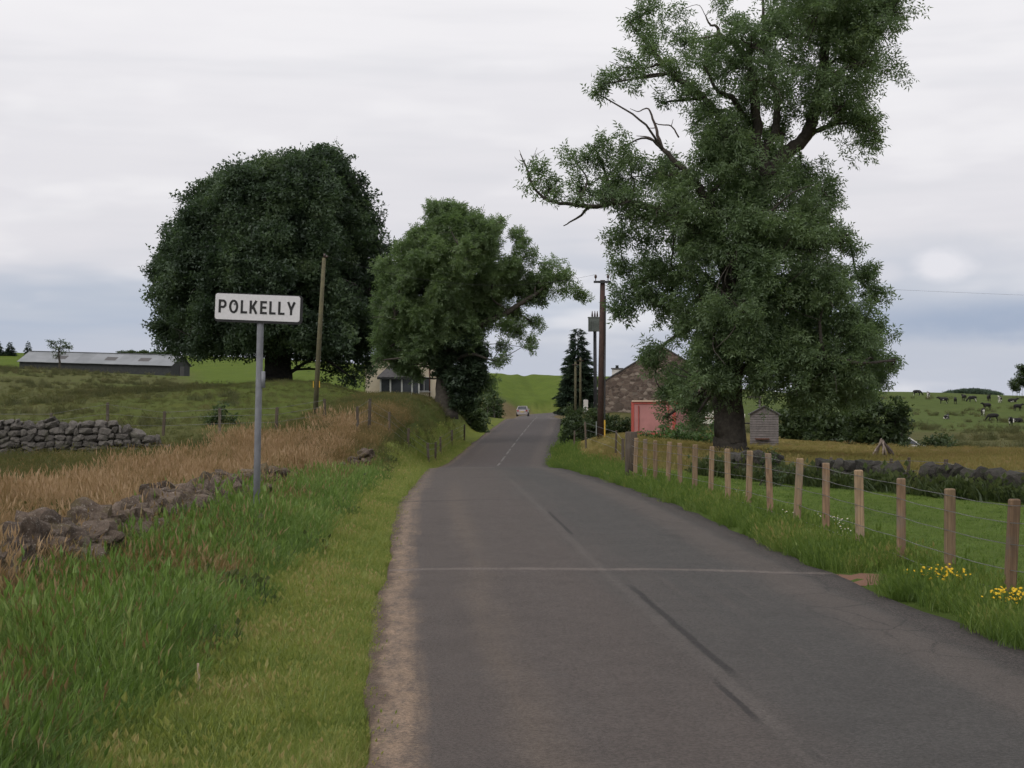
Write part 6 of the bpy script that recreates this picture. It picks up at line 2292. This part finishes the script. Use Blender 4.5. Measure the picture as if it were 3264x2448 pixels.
def flowers(px, py, wpx, hpx, n, petal, label, d0=8, centre=None, group=None):
    c = hit(px, py + hpx * .5, d0)
    dd = c.y / KD
    o = empty('flower_clump', c, 0, label, 'flowers', group)
    st, hd, ce = MB(), MB(), MB()
    for _ in range(n):
        x = rng.normal(0, wpx * dd / FN * .28)
        y = rng.normal(0, .16)
        h = rng.uniform(.12, .26)
        gx = g1(c.x + x, c.y + y) - c.z
        e = (x + rng.normal(0, .03), y, gx + h)
        st.tube([(x, y, gx - .02), ((x + e[0]) / 2, y, gx + h * .55), e], [.004, .003, .002], 4, False)
        r = rng.uniform(.013, .021) if petal == 'petal_yellow' else rng.uniform(.011, .018)
        k = 8
        nrm = Vector((rng.normal(0, .3), -.5 + rng.normal(0, .2), .8)).normalized()
        a = nrm.orthogonal().normalized()
        b = nrm.cross(a)
        E = Vector(e)
        ring = []
        for i in range(2 * k):
            an = math.pi * i / k
            rr = r if i % 2 == 0 else r * .62
            ring.append(E + (a * math.cos(an) + b * math.sin(an)) * rr)
        hd.add([E + nrm * .008] + ring, [(0, 1 + i, 1 + (i + 1) % (2 * k)) for i in range(2 * k)])
        if centre:
            ce.add([E + nrm * .013] + [E + nrm * .009 + (a * math.cos(an) + b * math.sin(an)) * r * .36 for an in [2 * math.pi * i / 6 for i in range(6)]], [(0, 1 + i, 1 + (i + 1) % 6) for i in range(6)])
    tag(st.build('stems', 'flower_stem', o), kind='stuff')
    tag(hd.build('flower_heads', petal, o), kind='stuff')
    if centre:
        tag(ce.build('flower_centres', centre, o), kind='stuff')


flowers(3000, 1862, 150, 60, 90, 'petal_yellow', 'yellow flowers at the foot of the second fence post from the right edge', 9)
flowers(3215, 1940, 110, 60, 75, 'petal_yellow', 'yellow flowers at the rightmost fence post', 9)
flowers(2084, 1530, 36, 20, 14, 'petal_white', 'white daisies on the verge below the far fence posts', 8, 'petal_yellow')
flowers(2340, 1585, 60, 24, 14, 'petal_white', 'white daisies on the verge before the ash trunk', 8, 'petal_yellow')
flowers(2508, 1672, 40, 16, 12, 'petal_white', 'white daisies left of the sixth fence post', 8, 'petal_yellow')
flowers(2612, 1670, 30, 14, 10, 'petal_white', 'white daisies at the fifth fence post from the right', 8, 'petal_yellow')
flowers(2672, 1692, 50, 24, 22, 'petal_white', 'white daisies left of the fourth fence post from the right', 8, 'petal_yellow')
flowers(2690, 1734, 40, 16, 12, 'petal_white', 'lowest white daisies near the fourth fence post from the right', 8, 'petal_yellow')
flowers(135, 1960, 40, 20, 2, 'petal_white', 'two pale flower heads in the tall grass at far left', 6, 'petal_yellow')

# brown tussock of dead grass in the verge, nettles under it
p0 = hit(590, 2110)
q = np.array([p0.x, p0.y, 0]) + rng.normal(0, 1, (26, 3)) * (.10, .14, 0)
q[:, 2] = gz(q[:, 0], q[:, 1])
scatter_gn('dead_grass_heap', q, rng.uniform(.4, .62, len(q)), T['brown'], 'small heap of dead brown grass in the left verge', 6, .5)

# ------------------------------------------------------------------ cows
m, g, b = mat('cow_hide')
tc = g.node('ShaderNodeTexCoord').outputs['Object']
oi = g.node('ShaderNodeObjectInfo').outputs['Random']
n = g.noise(g.vm('ADD', tc, g.comb(g.m('MULTIPLY', oi, 40), 0.0, 0.0)), 1.5, 2.0, .5)
zc = g.sep(tc)[2]
wht = g.ss(g.m('SUBTRACT', g.m('ADD', n, g.lerp(oi, -.22, .08)), g.m('MULTIPLY', g.m('SUBTRACT', zc, .8), .10)), .53, .56)
g.put(b.inputs['Base Color'], g.mix(wht, (.016, .015, .015, 1), (.62, .60, .56, 1)))
b.inputs['Roughness'].default_value = .8


def skin_cow(pose):
    """one continuous body; nose towards +x"""
    V, E, Rr = [], [], []

    def chain(pts, start=None):
        prev = start
        for x, y, z, rx, ry in pts:
            V.append((x, y, z))
            Rr.append((rx, ry))
            if prev is not None:
                E.append((prev, len(V) - 1))
            prev = len(V) - 1
        return prev
    drop = 0.0 if pose != 'lying' else -.62
    zb = 1.05 + drop
    chain([(-.05, 0, zb, .36, .42)])                                     # root: belly
    hip = chain([(-.5, 0, zb + .05, .33, .40), (-.85, 0, zb + .08, .25, .30)], 0)
    chain([(-1.0, 0, zb + .12, .07, .07), (-1.05, 0, zb - .25, .035, .035), (-1.05, 0, zb - .6, .05, .05)], hip)
    sh = chain([(.45, 0, zb + .03, .33, .42), (.75, 0, zb + .1, .24, .32)], 0)
    if pose == 'graze':
        chain([(1.0, 0, zb - .1, .16, .22), (1.25, 0, zb - .45, .13, .17), (1.42, 0, zb - .72, .12, .14), (1.55, 0, zb - .92, .08, .09)], sh)
        head = len(V) - 2
    else:
        chain([(1.0, 0, zb + .28, .16, .22), (1.22, 0, zb + .42, .14, .16), (1.45, 0, zb + .36, .12, .13), (1.68, 0, zb + .22, .08, .09)], sh)
        head = len(V) - 3
    hx, _, hz = V[head]
    for s in (-1, 1):
        chain([(hx - .02, s * .2, hz + .08, .04, .05), (hx - .04, s * .3, hz + .06, .02, .03)], head)
    for s in (-1, 1):
        if pose == 'lying':
            chain([(-.75, s * .3, zb - .2, .16, .16), (-.45, s * .42, zb - .3, .1, .1), (-.25, s * .45, zb - .38, .06, .06)], hip - 1)
            chain([(.7, s * .24, zb - .2, .12, .12), (.95, s * .26, zb - .34, .07, .07), (.75, s * .3, zb - .39, .05, .05)], sh - 1)
        else:
            chain([(-.7, s * .2, zb - .15, .17, .14), (-.58, s * .21, zb - .42, .12, .10), (-.78, s * .21, zb - .68, .065, .06), (-.74, s * .21, zb - .98, .055, .055), (-.70, s * .21, zb - 1.05, .065, .065)], hip - 1)
            chain([(.6, s * .2, zb - .25, .13, .12), (.62, s * .2, zb - .58, .075, .07), (.61, s * .2, zb - .95, .055, .055), (.65, s * .2, zb - 1.05, .065, .065)], sh - 1)
    me = bpy.data.meshes.new('cow')
    me.from_pydata(V, E, [])
    o = bpy.data.objects.new('cow_tmp', me)
    C.objects.link(o)
    o.modifiers.new('skin', 'SKIN')
    for i, sv in enumerate(me.skin_vertices[0].data):
        sv.radius = Rr[i]
        sv.use_root = (i == 0)
    ss_ = o.modifiers.new('sub', 'SUBSURF')
    ss_.levels = 1
    ss_.render_levels = 1
    dg = bpy.context.evaluated_depsgraph_get()
    nm = bpy.data.meshes.new_from_object(o.evaluated_get(dg))
    nm.name = 'cow_' + pose
    bpy.data.objects.remove(o)
    nm.materials.clear()
    nm.materials.append(MATS['cow_hide'])
    nm.polygons.foreach_set('use_smooth', np.ones(len(nm.polygons), bool))
    return nm


CM = {k: skin_cow(k) for k in ('graze', 'stand', 'lying')}
for px, py, pose, rz, lab in ((2923, 1262, 'graze', 0, 'dark cow grazing on the skyline nearest the ash'), (2959, 1269, 'stand', 80, 'cow facing away just below the skyline cow'),
                              (3008, 1287, 'stand', 172, 'pale patched cow of the middle pair, left one'), (3045, 1288, 'stand', 75, 'pale patched cow standing beside the middle pair'), (3073, 1278, 'stand', 95, 'dark cow facing downhill in the upper field'),
                              (3100, 1282, 'graze', 190, 'pale cow grazing right of the dark facing cow'), (3152, 1279, 'stand', 265, 'dark cow below the distant wood'), (3187, 1284, 'stand', 85, 'cow with white legs below the end of the distant wood'),
                              (3227, 1282, 'lying', 5, 'dark cow lying near the right edge at the top'), (3146, 1307, 'stand', 200, 'upper cow of the two bunched behind the largest cow'), (3133, 1326, 'stand', 70, 'dark cow just left of the largest grazing cow'),
                              (3166, 1343, 'graze', 178, 'largest dark cow grazing side on in the pasture'), (3017, 1336, 'lying', 60, 'patched cow lying alone in the left of the pasture'), (3244, 1310, 'stand', 20, 'dark cow at the right edge half way down'),
                              (3222, 1358, 'stand', 250, 'nearest patched cow low in the pasture'), (3243, 1347, 'lying', 185, 'cow lying behind the nearest patched cow')):
    p = hit(px, py, 150)
    o = bpy.data.objects.new('cow', CM[pose])
    o.location = p
    o.rotation_euler = (0, 0, R(rz))
    link(o)
    tag(o, lab, 'cow', 'cows in the right hand pasture')
